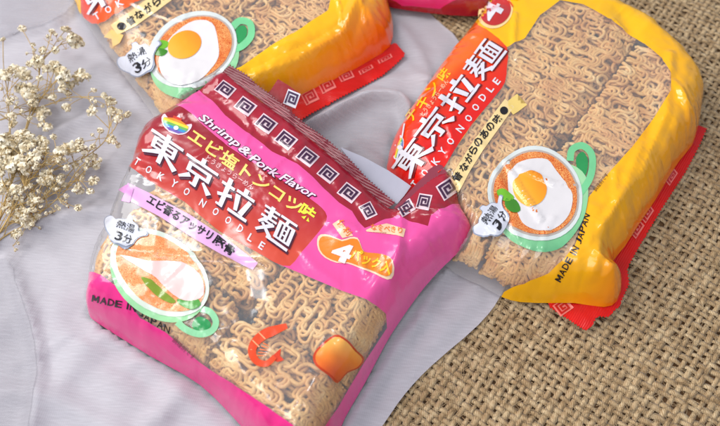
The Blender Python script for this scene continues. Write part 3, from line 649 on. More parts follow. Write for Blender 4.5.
def egg_cup(parent, surf, rim, side, soup, egg, yolk, leek, handle, hole, gs, lay=1):
    decal('cup_handle', stroke(smooth_poly(handle, 4, False), 7), ink((120, 206, 146), .06), surf, lay, parent)
    decal('handle_opening', [smooth_poly(hole, 3)], mGreenD, surf, lay, parent)
    decal('cup_side', side, grad_ink([(0, (166, 220, 166)), (1, (104, 184, 130))], P([np.array(rim).mean(0)], 2.8)[0], P([np.array(rim).mean(0)+np.array([30, 55])], 2.8)[0]), surf, lay+1, parent)
    decal('cup_rim', [rim], ink((216, 222, 220), .02), surf, lay+2, parent)
    cs = np.array(soup).mean(0); decal('cup_inside', [cs+(np.array(soup)-cs)*1.05], ink((186, 170, 160), .05), surf, lay+2.6, parent)
    decal('noodle_soup', [soup], m_soup, surf, lay+3.3, parent)
    decal('egg_white', [smooth_poly(egg, 3)], ink((226, 221, 222), .03), surf, lay+4, parent)
    cy = np.array(yolk).mean(0)
    decal('egg_yolk', [yolk], grad_ink([(0, (246, 140, 20)), (.5, (252, 166, 30)), (1, (252, 186, 66))], P([yolk[0]], 2.8)[0], P([yolk[len(yolk)//2]], 2.8)[0]), surf, lay+5, parent)
    for i, q in enumerate(leek): decal('printed_leek', [smooth_poly(q, 3)], ink(((110, 180, 40), (60, 130, 30))[i % 2], .2), surf, lay+5, parent)
rimB = smooth_poly([(487, 192), (493, 172), (508, 156), (528, 147), (548, 149), (565, 160), (577, 176), (582, 196), (579, 218), (566, 234), (548, 241), (528, 240), (508, 231), (493, 214)], 3)
cb = rimB.mean(0)
egg_cup(B, SB, rimB, [smooth_poly([(492, 212), (505, 235), (525, 248), (545, 252), (562, 247), (576, 232), (585, 214), (588, 190), (582, 172), (560, 165), (520, 190)], 3)],
        cb+(rimB-cb)*np.array([.88, .87]),
        [(508, 176), (517, 165), (532, 160), (547, 161), (555, 171), (565, 184), (572, 196), (570, 212), (562, 224), (550, 231), (534, 231), (522, 224), (516, 212), (508, 196)],
        ellipse(529.5, 190, 16.5, 17.5, -20),
        [[(496, 193), (502, 190), (508, 194), (514, 199), (508, 203), (500, 200)], [(506, 200), (516, 202), (520, 212), (512, 214), (506, 208)]],
        [(570, 161), (572, 150), (582, 146), (591, 154), (592, 168), (588, 182), (578, 196)], [(576, 158), (583, 152), (588, 162), (585, 176), (578, 172)], 1)
kettle(B, SB, (494, 219), (.56, -.83), 19, 8, (-.84, -.54))
words(B, SB, 'MADE IN JAPAN', [(560, 283), (570, 265), (580, 246), (590, 215)], 6.4, 1, (-.87, -.48))
letters('small_print', ink((90, 60, 40)), SB, 1, B, '調理例です', (596, 192), (609, 175), 4.5, up=(-.8, -.6))
cB = ellipse(495.5, 12, 18.5, 15.5, -40)
o = decal('pack_badge', [cB], ink((252, 214, 150)), SB, 1, B); decal_sub('badge_face', [ellipse(496, 11.5, 16, 13.2, -40)], ink((190, 36, 34)), SB, 2, o)
letters('badge_number', mW, SB, 3, B, '4', (494, 24), (504.5, 8.5), 16, up=(-.86, -.5), offset=.02)
letters('badge_lettering', ink((222, 80, 24)), SB, 3, B, 'パック', (513, 8), (532, -20), 9, up=(-.85, -.5), offset=.02)

# ================================================================ PACKET C (top left, yellow, chicken)
C_out = [(70, -25, .5), (76, 2, .5), (84, 20, .5), (118, 67, .5), (150, 110, .45), (172, 142, .4), (196, 152, .4), (240, 130, .4), (272, 112, .4), (299, 98, .45), (340, 77, .5), (370, 60, .55), (390, 46, .6), (393, 25, .8), (389, 6, .9), (376, -30, .9), (352, -75, .9), (320, -100, .8), (220, -75, .6), (130, -50, .5)]
SC = Surf(C_out, 2.7, 1.9, seed=23, noise=0.095, nsm=2, ridges=[([(255, 80), (302, 58), (345, 34), (362, -5)], .30, .45, 't'), ([(335, 0), (340, 12), (342, 28)], .10, .12, 't'), ([(360, 5), (366, 24)], .08, .15, 't'), ([(372, 20), (390, 40)], .12, .3, 't'), ([(130, 30), (180, 100)], -.05, .5, 'g')])
SC.clamp_under(SA)
Cc = empty('noodle_packet', P([(230, 30)], 0)[0], 'yellow chicken flavour noodle packet at top left, its red bottom seal behind the pink packet', 'food packet', 'instant noodle packets lying on the cloths')
zC_red = smooth_poly([(60, -40), (79, -10), (81, 12), (88, 21), (98, 24), (118, 13), (140, 0), (165, -14), (230, -50), (200, -90), (120, -80)], 2)
zC_window = [(80, 14), (81, 12), (88, 21), (98, 24), (118, 13), (140, 0), (165, -14), (230, -50), (300, -60), (335, -20), (328, 10), (295, 32), (270, 46), (240, 67), (218, 80), (190, 150), (170, 170), (120, 100), (60, 20)]
zC_all = [(0, -160), (450, -160), (450, 260), (0, 260)]
m_redC = grad_ink([(0, (240, 96, 30)), (1, (226, 40, 16))], P([(97, 24)], 2)[0], P([(90, -10)], 2)[0])
part, own, nv, ff = body_parts(SC, Cc, [('title_panel', zC_red, m_redC), ('WINDOW', zC_window, m_clearB), ('yellow_panel', zC_all, grad_ink([(0, (255, 194, 0)), (.45, (255, 176, 0)), (.75, (250, 140, 0)), (1, (244, 96, 0))], P([(292, 30)], 2.5)[0], P([(338, 80)], 1)[0]))], m_clearB)  # orange end is partly print, partly the lower side's shade painted in
for o in list(Cc.children):
    if o.name.startswith('WINDOW'): o.name = 'clear_window'
part('back_panel', list(range(len(ff))), m_back, nv, True)
fC = Flat((299, 105, .5), (400, 50, .52), (405, 60, .45), .06)
decal('bottom_seal', [[(215, 142), (258, 112), (299, 91), (340, 71), (370, 54), (394, 43)]+list(zigzag([(396, 44), (405, 55), (382, 76), (345, 95), (325, 105), (305, 118), (270, 138), (230, 160)], .8))], seal_ink((216, 22, 16), -28), fC, 0, Cc, thick=.04)
keys(Cc, fC, [((310, 97), (6.5, -3.6), (3.0, 5.6)), ((327, 86), (6.8, -3.4), (2.6, 5.2)), ((346, 76), (6.6, -2.8), (2.0, 3.6)), ((366, 69.5), (6.6, -3.4), (1.0, 1.8)), ((385, 58.5), (6.6, -3.4), (.9, 1.7))], mKP, ink((196, 12, 14)), 1)
for ch, c in zip('TOKYO', [(97, 16), (108.5, 9.5), (119.5, 3.2), (130, -4), (141, -10)]):
    adv = np.array([.86, -.5]); up = np.array([-.5, -.86]); w = 6 if ch != 'T' else 5.4; a = np.array(c)-adv*w/2-up*3.4
    letters('latin_letter', mW, SC, 1, Cc, ch, a, a+adv*w, 6.8, up=up, offset=.02)
title_block(Cc, SC, [('東', (98, -5)), ('京', (128, -24))], (.85, -.52), (-.5, -.87), (35, 27), ink((120, 16, 20)), 1)
decal('cream_ribbon', [[(111, 25), (118, 35), (136, 26), (156, 12), (180, -6), (174, -14), (150, -3), (130, 12)]], mCream, SC, 1, Cc)
decal('ribbon_tail', [[(112, 29), (104, 37), (112, 39), (113, 47), (120, 43), (124, 35), (118, 33)]], ink((240, 200, 120)), SC, 1, Cc)
decal('ribbon_dot', [ellipse(122, 26.3, 4.3, 3.8)], mK, SC, 2, Cc)
for ch, c in zip('昔ながらの', [(131, 21), (139, 15), (148, 8.5), (156.5, 2.2), (164, -4)]):
    adv = np.array([.8, -.6]); up = np.array([-.56, -.83]); a = np.array(c)-adv*4-up*4
    letters('ribbon_lettering', mK, SC, 2, Cc, ch, a, a+adv*8, 8, up=up, offset=.03)
rimC = ellipse(193, 50, 46, 36, -27); 
egg_cup(Cc, SC, rimC, [ellipse(195, 60, 46, 37, -27)], ellipse(194, 50, 40, 30, -27),
        [(160, 62), (166, 46), (178, 32), (195, 22), (212, 24), (218, 40), (219, 58), (210, 72), (198, 82), (180, 86), (166, 78)],
        ellipse(185, 46.5, 17.5, 13.5, -25), [[(154, 46), (162, 42), (170, 45), (164, 51), (156, 51)], [(152, 52), (160, 50), (168, 53), (162, 58)]],
        [(232, 28), (240, 21), (250, 24), (251, 36), (243, 46), (234, 50)], [(237, 28), (245, 26), (247, 34), (241, 43), (235, 40)], 1)
kettle(Cc, SC, (143, 60), (.88, -.42), 19, 8, (-.4, -.9))

# ================================================================ PACKET D (top edge, pink)
D_out = [(368, -8, .6), (380, 3, .6), (395, 8, .6), (430, 13, .55), (470, 16, .55), (492, 12, .55), (520, -10, .6), (540, -60, .8), (480, -110, .8), (400, -90, .8), (365, -45, .7)]
SD = Surf(D_out, 1.9, 1.3, seed=31, noise=.05, nsm=2); SD.clamp_under(SB); 
Dd = empty('noodle_packet', P([(440, -30)], 0)[0], 'magenta noodle packet showing only its lower edge at the top of the photo', 'food packet', 'instant noodle packets lying on the cloths')
part, own, nv, ff = body_parts(SD, Dd, [('red_edge', [(350, 10), (380, 0), (402, 6), (440, 9), (492, 4), (520, 40), (350, 40)], ink((150, 14, 30), .1)), ('magenta_panel', [(300, -200), (600, -200), (600, 60), (300, 60)], ink((214, 26, 96), .08))], m_clearB)
part('back_panel', list(range(len(ff))), ink((150, 14, 30), .1), nv, True)

# ================================================================ NOODLE BRICKS
def noodle_mat():
    t = NT('dried_noodle'); p = t.n('ShaderNodeBsdfPrincipled'); v = t.coords()
    t.l(t.ramp(t.noise(v, 90, 4), [(0.3, lin((208, 146, 76))), (0.55, lin((236, 186, 112))), (0.75, lin((248, 216, 156)))]), p.inputs['Base Color'])
    p.inputs['Roughness'].default_value = .45; p.inputs['Subsurface Weight'].default_value = .0
    b = t.n('ShaderNodeBump'); b.inputs['Strength'].default_value = .3; b.inputs['Distance'].default_value = .0005; t.l(t.noise(v, 900, 2), b.inputs['Height']); t.l(b.outputs['Normal'], p.inputs['Normal'])
    t.l(p.outputs['BSDF'], t.out.inputs['Surface']); return t.m
mN = noodle_mat()
def brick_paths(lx, ly, th, seed):
    """bundles of wavy strands that share their wave, laid in crossing layers"""
    g = np.random.default_rng(seed); paths = []; rad = []; nl = 6
    for L in range(nl):
        z0 = -th*(L/(nl-1))*0.92; y0 = -ly/2+.12; turn = g.normal(0, .16)
        while y0 < ly/2-.1:
            nb = g.integers(1, 4); p = g.uniform(.75, 1.1); a = p*g.uniform(.30, .42); f0 = g.uniform(0, 6.28); dl = g.normal(0, .12); dr = g.uniform(-.5, .5)
            lf = g.uniform(.6, 1.1); lp = g.uniform(0, 6.28); hz = g.uniform(-.07, .07)
            for b in range(nb):
                n = int(lx/p*16); s = np.linspace(-lx/2-.3, lx/2+.3, n); ph = 2*np.pi*s/p+f0+b*.35*dr+1.3*np.sin(s*lf*1.3+lp+b*.1)+.3*np.sin(s*2.9+lf*9)
                amp = a*(1+.4*np.sin(s*lf+lp)); sp = .205+.04*g.normal(); f0 += g.normal(0, .25)
                x = s-.125*p*np.sin(2*ph+dl)+.05*np.sin(s*5+b); y = y0+amp*np.sin(ph)+.25*np.sin(s*lf+lp)+turn*s
                z = z0+.12*np.cos(ph*.5+b*1.7)+1.6*hz+.05*np.sin(s*1.7+b)+g.normal(0, .015)
                y0 += sp; m = (np.abs(x) < lx/2) & (np.abs(y) < ly/2)
                rx = np.maximum(np.abs(x)-(lx/2-.8), 0); ry = np.maximum(np.abs(y)-(ly/2-.8), 0); rr = rx**2+ry**2
                z = z-rr*.5*(1 if L < 3 else 0); idx = np.where(m & (rr < .7))[0]
                if len(idx) < 6: continue
                for ch in np.split(idx, np.where(np.diff(idx) > 1)[0]+1):
                    if len(ch) > 5: paths.append(np.stack([x[ch], y[ch], z[ch]], 1)); rad.append(g.uniform(.074, .096))
    return paths, rad
_bk = [0]
def place_bricks(surf, parent_name, c_px, udir_px, nu, nv_, lx, ly, ztop, labels, group, skip=()):
    o = P([c_px], ztop)[0]; u = P([(c_px[0]+udir_px[0], c_px[1]+udir_px[1])], ztop)[0]-o; u[2] = 0; u /= np.linalg.norm(u); v = np.array([-u[1], u[0], 0])
    cl = np.vstack([surf.poly, surf.poly[:1]])
    for j in range(nv_):
        for i in range(nu):
            _bk[0] += 1; k = _bk[0]
            if (i, j) in skip: continue
            q = o+u*(i-(nu-1)/2)*(lx+.10)+v*(-(j-(nv_-1)/2))*(ly+.10); q[2] = ztop
            if k % 3 == 1: ps, rd = brick_paths(ly, lx, 2.1, 50+k); ps = [np.stack([-a[:, 1], a[:, 0], a[:, 2]], 1) for a in ps]
            else: ps, rd = brick_paths(lx, ly, 2.1, 50+k)
            P2 = []; R2 = []
            for a, r in zip(ps, rd):
                w = q+a[:, :1]*u+a[:, 1:2]*v+np.array([0, 0, 1])*a[:, 2:3]
                ok = inside(w[:, 0], w[:, 1], surf.poly) & (segdist(w[:, 0], w[:, 1], cl) > .36)
                top = np.min([surf.at(w[:, 0]+ex, w[:, 1]+ey) for ex, ey in ((0, 0), (.25, 0), (-.25, 0), (0, .25), (0, -.25))], 0)-.16; bot = surf.at(w[:, 0], w[:, 1], surf.bot)+.17
                w[:, 2] = np.maximum(np.minimum(w[:, 2], top-.25*np.maximum(0, .6-(top-w[:, 2]))*0), bot); ok &= (top > bot+.05)
                idx = np.where(ok)[0]
                if len(idx) < 6: continue
                for ch in np.split(idx, np.where(np.diff(idx) > 1)[0]+1):
                    if len(ch) > 5: P2.append(w[ch]); R2.append(r)
            vv, f4 = tubes(P2, R2, 6, .9); ob = mesh_obj('noodle_brick', vv, f4, mN, None, True, origin=(q[0], q[1], .3))
            tag(ob, labels[(i, j)], 'noodle brick', group)
place_bricks(SA, 'a', (246, 306), (145, 100), 2, 2, 7.1, 5.7, 2.85, {(0, 0): 'dried noodle brick under the lilac ribbon of the pink packet', (1, 0): 'dried noodle brick under the title end and badge of the pink packet', (0, 1): 'dried noodle brick beneath the green cup print of the pink packet', (1, 1): 'dried noodle brick beneath the shrimp and pork prints of the pink packet'}, 'dried noodle bricks inside the packets')
place_bricks(SB, 'b', (568, 134), (72, -97), 2, 2, 8.6, 6.1, 2.7, {(0, 0): 'dried noodle brick under the cream ribbon of the right yellow packet', (1, 0): 'dried noodle brick at the upper end of the right yellow packet', (0, 1): 'dried noodle brick beneath the egg cup print of the right yellow packet', (1, 1): 'dried noodle brick right of the green cup handle in the right yellow packet'}, 'dried noodle bricks inside the packets')
place_bricks(SC, 'c', (208, 32), (86, -50), 2, 2, 6.8, 5.6, 2.5, {(0, 1): 'dried noodle brick beneath the egg cup print of the top left packet', (1, 1): 'dried noodle brick right of the green cup handle in the top left packet', (0, 0): 'dried noodle brick under the cream ribbon of the top left packet', (1, 0): 'dried noodle brick at the frame edge of the top left packet, above its cup handle'}, 'dried noodle bricks inside the packets')

# ================================================================ SETTING: table, burlap, organza
def simple_mat(name, rgb, rough=.7, var=.15, scale=40, stretch=(1, 1, 1)):
    t = NT(name); p = t.n('ShaderNodeBsdfPrincipled'); v = t.coords(stretch); c = lin(rgb)
    t.l(t.ramp(t.noise(v, scale, 5), [(0.3, tuple(x*(1-var) for x in c[:3])+(1,)), (0.7, tuple(min(1, x*(1+var)) for x in c[:3])+(1,))]), p.inputs['Base Color'])
    p.inputs['Roughness'].default_value = rough; t.l(p.outputs['BSDF'], t.out.inputs['Surface']); return t.m
mesh_obj('table_top', [(-60, -50, -.22), (60, -50, -.22), (60, 70, -.22), (-60, 70, -.22), (-60, -50, -3), (60, -50, -3), (60, 70, -3), (-60, 70, -3)],
         [(0, 1, 2, 3), (7, 6, 5, 4), (0, 4, 5, 1), (1, 5, 6, 2), (2, 6, 7, 3), (3, 7, 4, 0)], simple_mat('brown_table', (118, 86, 54), .7), None, False)['kind'] = 'structure'

def burlap():
    pit = .33; al = math.radians(-36); U = np.array([math.cos(al), math.sin(al)]); V = np.array([-U[1], U[0]])
    g = np.random.default_rng(5); lo = np.array([-4.0, -13.0]); hi = np.array([26.0, 24.0]); cx = (lo+hi)/2; R = np.linalg.norm(hi-lo)/2
    n = int(R/pit)+1; Vs = []; Fs = []; off = 0; S = 5; ang = np.arange(S)*2*np.pi/S+.3
    for fam in (0, 1):
        a, b = (U, V) if fam == 0 else (V, U)
        for i in range(-n, n+1):
            s = np.arange(-n*pit, n*pit, pit/4); c = i*pit+g.normal(0, .036)
            wob = .05*vnoise(s*.35+i*7.3, np.full_like(s, i*1.7), fam)+.03*vnoise(s*1.4+i*3.1, np.full_like(s, i*.7), fam+5)
            # shared low-frequency drift of the whole cloth
            p = cx+np.outer(s, a)+np.outer(c+wob, b)
            p = p+np.stack([.35*vnoise(p[:, 0]*.12, p[:, 1]*.12, 21), .35*vnoise(p[:, 0]*.12, p[:, 1]*.12, 22)], 1)
            j = s/pit; par = 1 if (i+fam) % 2 else -1
            z = par*.045*np.cos(np.pi*j)*(1 if fam == 0 else 1)-.06+.02*vnoise(s*2, np.full_like(s, i), 9)
            m = (p[:, 0] > lo[0]) & (p[:, 0] < hi[0]) & (p[:, 1] > lo[1]) & (p[:, 1] < hi[1]); idx = np.where(m)[0]
            if len(idx) < 4: continue
            q = np.stack([p[idx, 0], p[idx, 1], z[idx]], 1)
            wd = g.uniform(.098, .15)*(1+.22*vnoise(s[idx]*1.5, np.full(len(idx), i*2.3), fam+40))
            t = np.gradient(q, axis=0); t /= np.linalg.norm(t, axis=1)[:, None]; sd = np.cross(t, [0, 0, 1.0]); sd /= np.linalg.norm(sd, axis=1)[:, None]; up = np.cross(sd, t)
            ring = q[:, None, :]+np.cos(ang)[None, :, None]*sd[:, None, :]*wd[:, None, None]+np.sin(ang)[None, :, None]*up[:, None, :]*.042
            Vs.append(ring.reshape(-1, 3)); k = len(idx); ii = np.arange(k-1)[:, None]*S; jj = np.arange(S)[None, :]; j2 = (jj+1) % S
            Fs.append(np.stack([ii+jj, ii+j2, ii+S+j2, ii+S+jj], -1).reshape(-1, 4)+off); off += k*S
    # loose jute fibres
    paths = []; rad = []
    for k in range(15000):
        x = g.uniform(lo[0], hi[0]); y = g.uniform(lo[1], hi[1]); a = (al if g.random() < .5 else al+math.pi/2)+g.normal(0, .35); L = g.uniform(.25, .9)
        t = np.linspace(0, 1, 5); bend = g.normal(0, .12)
        paths.append(np.stack([x+L*t*math.cos(a)-bend*np.sin(t*3)*math.sin(a), y+L*t*math.sin(a)+bend*np.sin(t*3)*math.cos(a), .0+.05*np.sin(t*3.14)*g.uniform(0, 1.4)-.01], 1)); rad.append(g.uniform(.007, .014))
    fv, ff2 = tubes(paths, rad, 3); Vs.append(fv); Fs.append(ff2+off)
    t = NT('jute_yarn'); p = t.n('ShaderNodeBsdfPrincipled'); v = t.coords(); vr = t.coords((1, 1, 1), (0, 0, -al))
    w = t.n('ShaderNodeTexWave'); w.inputs['Scale'].default_value = 420; w.inputs['Distortion'].default_value = 6; w.inputs['Detail'].default_value = 2; t.l(v, w.inputs['Vector'])
    ad = t.n('ShaderNodeMath', operation='MULTIPLY_ADD'); t.l(w.outputs['Fac'], ad.inputs[0]); ad.inputs[1].default_value = .22; t.l(t.noise(v, 170, 4, 0, .7), ad.inputs[2])
    t.l(t.ramp(ad.outputs[0], [(0.3, lin((128, 98, 62))), (0.55, lin((168, 138, 98))), (0.85, lin((218, 194, 154)))]), p.inputs['Base Color'])
    p.inputs['Roughness'].default_value = .75; p.inputs['Sheen Weight'].default_value = .15
    b = t.n('ShaderNodeBump'); b.inputs['Strength'].default_value = .3; b.inputs['Distance'].default_value = .0004; t.l(w.outputs['Fac'], b.inputs['Height']); t.l(b.outputs['Normal'], p.inputs['Normal']); t.l(p.outputs['BSDF'], t.out.inputs['Surface'])
    o = mesh_obj('burlap_cloth', np.vstack(Vs), np.vstack(Fs), t.m); tag(o, 'coarse brown woven burlap cloth covering the right side', 'burlap')
burlap()

def base_z(x, y):
    a = math.radians(32); u = x*math.cos(a)+y*math.sin(a); v = -x*math.sin(a)+y*math.cos(a); b = math.radians(-15); u2 = x*math.cos(b)+y*math.sin(b); v2 = -x*math.sin(b)+y*math.cos(b)
    return .14+.05*vnoise(x*.25, y*.25, 3)+.02*vnoise(x*.8, y*.8, 4)+.22*np.maximum(0, .32-np.abs(vnoise(u*.10+.3*vnoise(x*.2, y*.2, 8), v*.42, 31)))+.16*np.maximum(0, .3-np.abs(vnoise(u2*.12, v2*.6+.4*vnoise(x*.3, y*.3, 9), 32)))+.07*np.maximum(0, .35-np.abs(vnoise(u*.3+.5*vnoise(x*.4, y*.4, 12), v*1.3, 33)))+.03*vnoise(x*1.6, y*1.6, 34)
def organza():
    edge = [(395, -60), (418, -5), (430, 14), (444, 28), (458, 42), (480, 90), (510, 180), (512, 262), (500, 297), (478, 326), (432, 366), (405, 395), (380, 430), (350, 470), (300, 560)]
    pe = P(np.array(smooth_poly(edge, 3, False)), 0)[:, :2]
    poly = [tuple(q) for q in pe]+[(-26, -16), (-30, 0), (-32, 24), (pe[0][0], 24)]
    poly = [poly[i] for i in range(len(poly))]
    bm = bm_from_poly([poly]); grid_cut(bm, .25); bmesh.ops.triangulate(bm, faces=[f for f in bm.faces if len(f.verts) > 4]); v, f = bm_arrays(bm); bm.free()
    x, y = v[:, 0], v[:, 1]; z = base_z(x, y)
    folds = [([(-30, 262), (0, 244), (40, 226), (90, 214), (120, 212)], .28, .42), ([(-20, 215), (50, 190), (100, 182)], .12, .9), ([(40, 150), (58, 135), (80, 122), (103, 117), (130, 120)], .25, .35),
             ([(-10, 46), (10, 38), (42, 30), (66, 18), (90, -10)], .25, .3), ([(8, 262), (18, 285), (33, 325), (40, 375), (32, 430), (10, 480)], .22, .3), ([(60, 330), (110, 380), (130, 450)], .10, .9),
             ([(300, 138), (330, 120), (350, 108), (372, 100), (397, 102), (408, 114), (412, 130)], .55, .38), ([(310, 128), (350, 92), (400, 82), (440, 90)], .25, .5), ([(330, 160), (362, 140), (385, 142)], .18, .5),
             ([(450, 262), (420, 320), (391, 360), (350, 430)], .16, .3), ([(478, 300), (430, 350), (395, 400)], .08, .4), ([(400, 30), (420, 60), (430, 80)], .15, .4), ([(396, 55), (370, 78), (330, 110)], .14, .45), ([(0, 300), (70, 340), (160, 420)], .05, 1.2), ([(100, 330), (190, 400), (230, 440)], .12, .5), ([(-20, 120), (30, 95), (90, 80), (110, 60)], .12, .8)]
    folds += [([(40, 420), (90, 350), (130, 335)], .16, .6), ([(-10, 330), (60, 300), (100, 290)], .12, .7), ([(150, 426), (180, 400)], .2, .5), ([(0, 395), (60, 400), (120, 440)], .14, .5), ([(60, 60), (100, 75), (140, 100)], .12, .5), ([(110, 120), (140, 130)], .12, .4), ([(330, 175), (350, 150), (380, 165)], .16, .3), ([(400, 60), (440, 100)], .12, .35)]
    for pl, amp, w in folds:
        amp *= 1.35
        q = P(smooth_poly(pl, 3, False), .1)[:, :2]; d = segdist(x, y, q); z = z+amp*np.exp(-(d/w)**2)
    for s in (SA, SB, SC, SD):
        m = s.ins_at(x, y); dd = s.at(x, y, s.bot)-.03; z = np.where(m, np.minimum(z, np.maximum(np.minimum(.12, dd), .1)), z)
    for sl in ([(215, 142), (299, 91), (394, 43), (405, 55), (345, 95), (270, 138)],):
        w = P(sl, .3)[:, :2]; dd = segdist(x, y, np.vstack([w, w[:1]])); k = np.where(inside(x, y, w), 0, np.clip(dd/.8, 0, 1)); z = z*k+np.minimum(z, .16)*(1-k)
    d = segdist(x, y, pe); z = z*np.clip(.45+d*.5, 0, 1)+.03*np.exp(-(d/.12)**2)
    z = np.maximum(z, .06)
    t = NT('organza'); p = t.n('ShaderNodeBsdfPrincipled'); g = t.coords((1, 1, 1), (0, 0, math.radians(14)))
    w1 = t.n('ShaderNodeTexWave'); w1.bands_direction = 'Y'; w1.inputs['Scale'].default_value = 190; w1.inputs['Distortion'].default_value = 3; w1.inputs['Detail'].default_value = 3; w1.inputs['Detail Scale'].default_value = .4; t.l(g, w1.inputs['Vector'])
    w2 = t.n('ShaderNodeTexWave'); w2.bands_direction = 'X'; w2.inputs['Scale'].default_value = 420; w2.inputs['Distortion'].default_value = 2; t.l(g, w2.inputs['Vector'])
    st = t.noise(t.coords((110, 1500, 1), (0, 0, math.radians(14))), 1.0, 3, .2, .6)
    m1 = t.n('ShaderNodeMath', operation='MULTIPLY_ADD'); t.l(w1.outputs['Fac'], m1.inputs[0]); m1.inputs[1].default_value = .06; h_ = t.n('ShaderNodeMath', operation='MULTIPLY_ADD'); t.l(st, h_.inputs[0]); h_.inputs[1].default_value = .6; h_.inputs[2].default_value = .2; t.l(h_.outputs[0], m1.inputs[2])
    m2 = t.n('ShaderNodeMath', operation='MULTIPLY_ADD'); t.l(w2.outputs['Fac'], m2.inputs[0]); m2.inputs[1].default_value = .12; t.l(m1.outputs[0], m2.inputs[2])
    t.l(t.ramp(m2.outputs[0], [(.3, lin((170, 166, 173))), (.55, lin((180, 176, 183))), (.8, lin((194, 191, 198)))]), p.inputs['Base Color'])
    p.inputs['Roughness'].default_value = .55; p.inputs['Sheen Weight'].default_value = .3; p.inputs['Alpha'].default_value = .95
    b = t.n('ShaderNodeBump'); b.inputs['Strength'].default_value = .4; b.inputs['Distance'].default_value = .0002; t.l(m2.outputs[0], b.inputs['Height']); t.l(b.outputs['Normal'], p.inputs['Normal']); t.l(p.outputs['BSDF'], t.out.inputs['Surface'])
    org_xy = (x, y, z)
    o = mesh_obj('organza_cloth', np.stack([x, y, z], 1), f, t.m); tag(o, 'sheer lilac grey organza cloth with soft folds under the packets', 'cloth')
    cen = np.array([[x[g].mean(), y[g].mean()] for g in f]); ft = t.m.copy(); ft.name = 'organza_layer'
    [n for n in ft.node_tree.nodes if n.type == 'BSDF_PRINCIPLED'][0].inputs['Alpha'].default_value = .4
    for lp in ([(-60, 262), (8, 262), (18, 285), (33, 325), (40, 375), (32, 430), (10, 520), (-300, 520), (-300, 262)], [(-300, 120), (-10, 47), (10, 38), (42, 30), (66, 18), (90, -10), (140, -90), (-300, -90)], [(300, 139), (330, 121), (350, 109), (372, 101), (397, 103), (408, 115), (412, 131), (400, 170), (340, 190), (290, 150)]):
        w = P(smooth_poly(lp, 2), .15)[:, :2]; m = inside(cen[:, 0], cen[:, 1], w)
        bm = bm_from_poly([w]); grid_cut(bm, .25); bmesh.ops.triangulate(bm, faces=[q for q in bm.faces if len(q.verts) > 4]); v2, f2 = bm_arrays(bm); bm.free()
        lim = (v2[:, 0] > -40) & (v2[:, 1] > -30); xx, yy = v2[:, 0], v2[:, 1]; zz = base_z(xx, yy)
        for pl, amp, wd in folds:
            q = P(smooth_poly(pl, 3, False), .1)[:, :2]; d = segdist(xx, yy, q); zz = zz+1.35*amp*np.exp(-(d/wd)**2)
        for s_ in (SA, SB, SC, SD):
            mm = s_.ins_at(xx, yy); zz = np.where(mm, np.minimum(zz, .1), zz)
        mesh_obj('overlapping_layer', np.stack([xx, yy, zz+.05], 1), f2, ft, o)
organza()

# ================================================================ DRIED FLOWERS
mStem = simple_mat('dry_stem', (186, 156, 98), .6, .3, 60)
def petal_mat():
    t = NT('dry_petal'); p = t.n('ShaderNodeBsdfPrincipled'); v = t.coords()
    t.l(t.ramp(t.noise(v, 260, 3), [(.3, lin((206, 182, 136))), (.5, lin((238, 226, 198))), (.75, lin((250, 244, 228)))]), p.inputs['Base Color'])
    p.inputs['Roughness'].default_value = .6; p.inputs['Subsurface Weight'].default_value = 0; t.l(p.outputs['BSDF'], t.out.inputs['Surface']); return t.m
mPet = petal_mat(); mBrown = simple_mat('dry_sepal', (166, 112, 50), .6, .3, 200)
def blossom(seed, r):
    """papery ball of small curled petals"""
    g = np.random.default_rng(seed); V = []; Fc = []
    for k in range(46):
        d = g.normal(size=3); d[2] = abs(d[2])*.8+(-.15); d /= np.linalg.norm(d)
        a = np.cross(d, g.normal(size=3)); a /= np.linalg.norm(a); b = np.cross(d, a); L = r*g.uniform(.6, 1.05); w = r*g.uniform(.22, .42); o = d*r*.12
        base = len(V)
        for (u_, w_, c_) in ((0, .15, 0), (.45, .9, .12), (.8, 1.0, .05), (1, .5, -.18)):
            for sgn in (-1, 0, 1):
                V.append(o+d*L*u_+a*w*w_*sgn+b*(c_*r+(.18*r if sgn == 0 else 0)))
        for i in range(3):
            for j in range(2): q = base+i*3+j; Fc.append((q, q+1, q+4, q+3))
    return np.array(V), np.array(Fc)
bl_src = []
for k in range(5):
    vv, fc = blossom(100+k, .36); me_o = mesh_obj('blossom', vv, fc, mPet, None, True); bl_src.append(me_o.data); bpy.data.objects.remove(me_o)
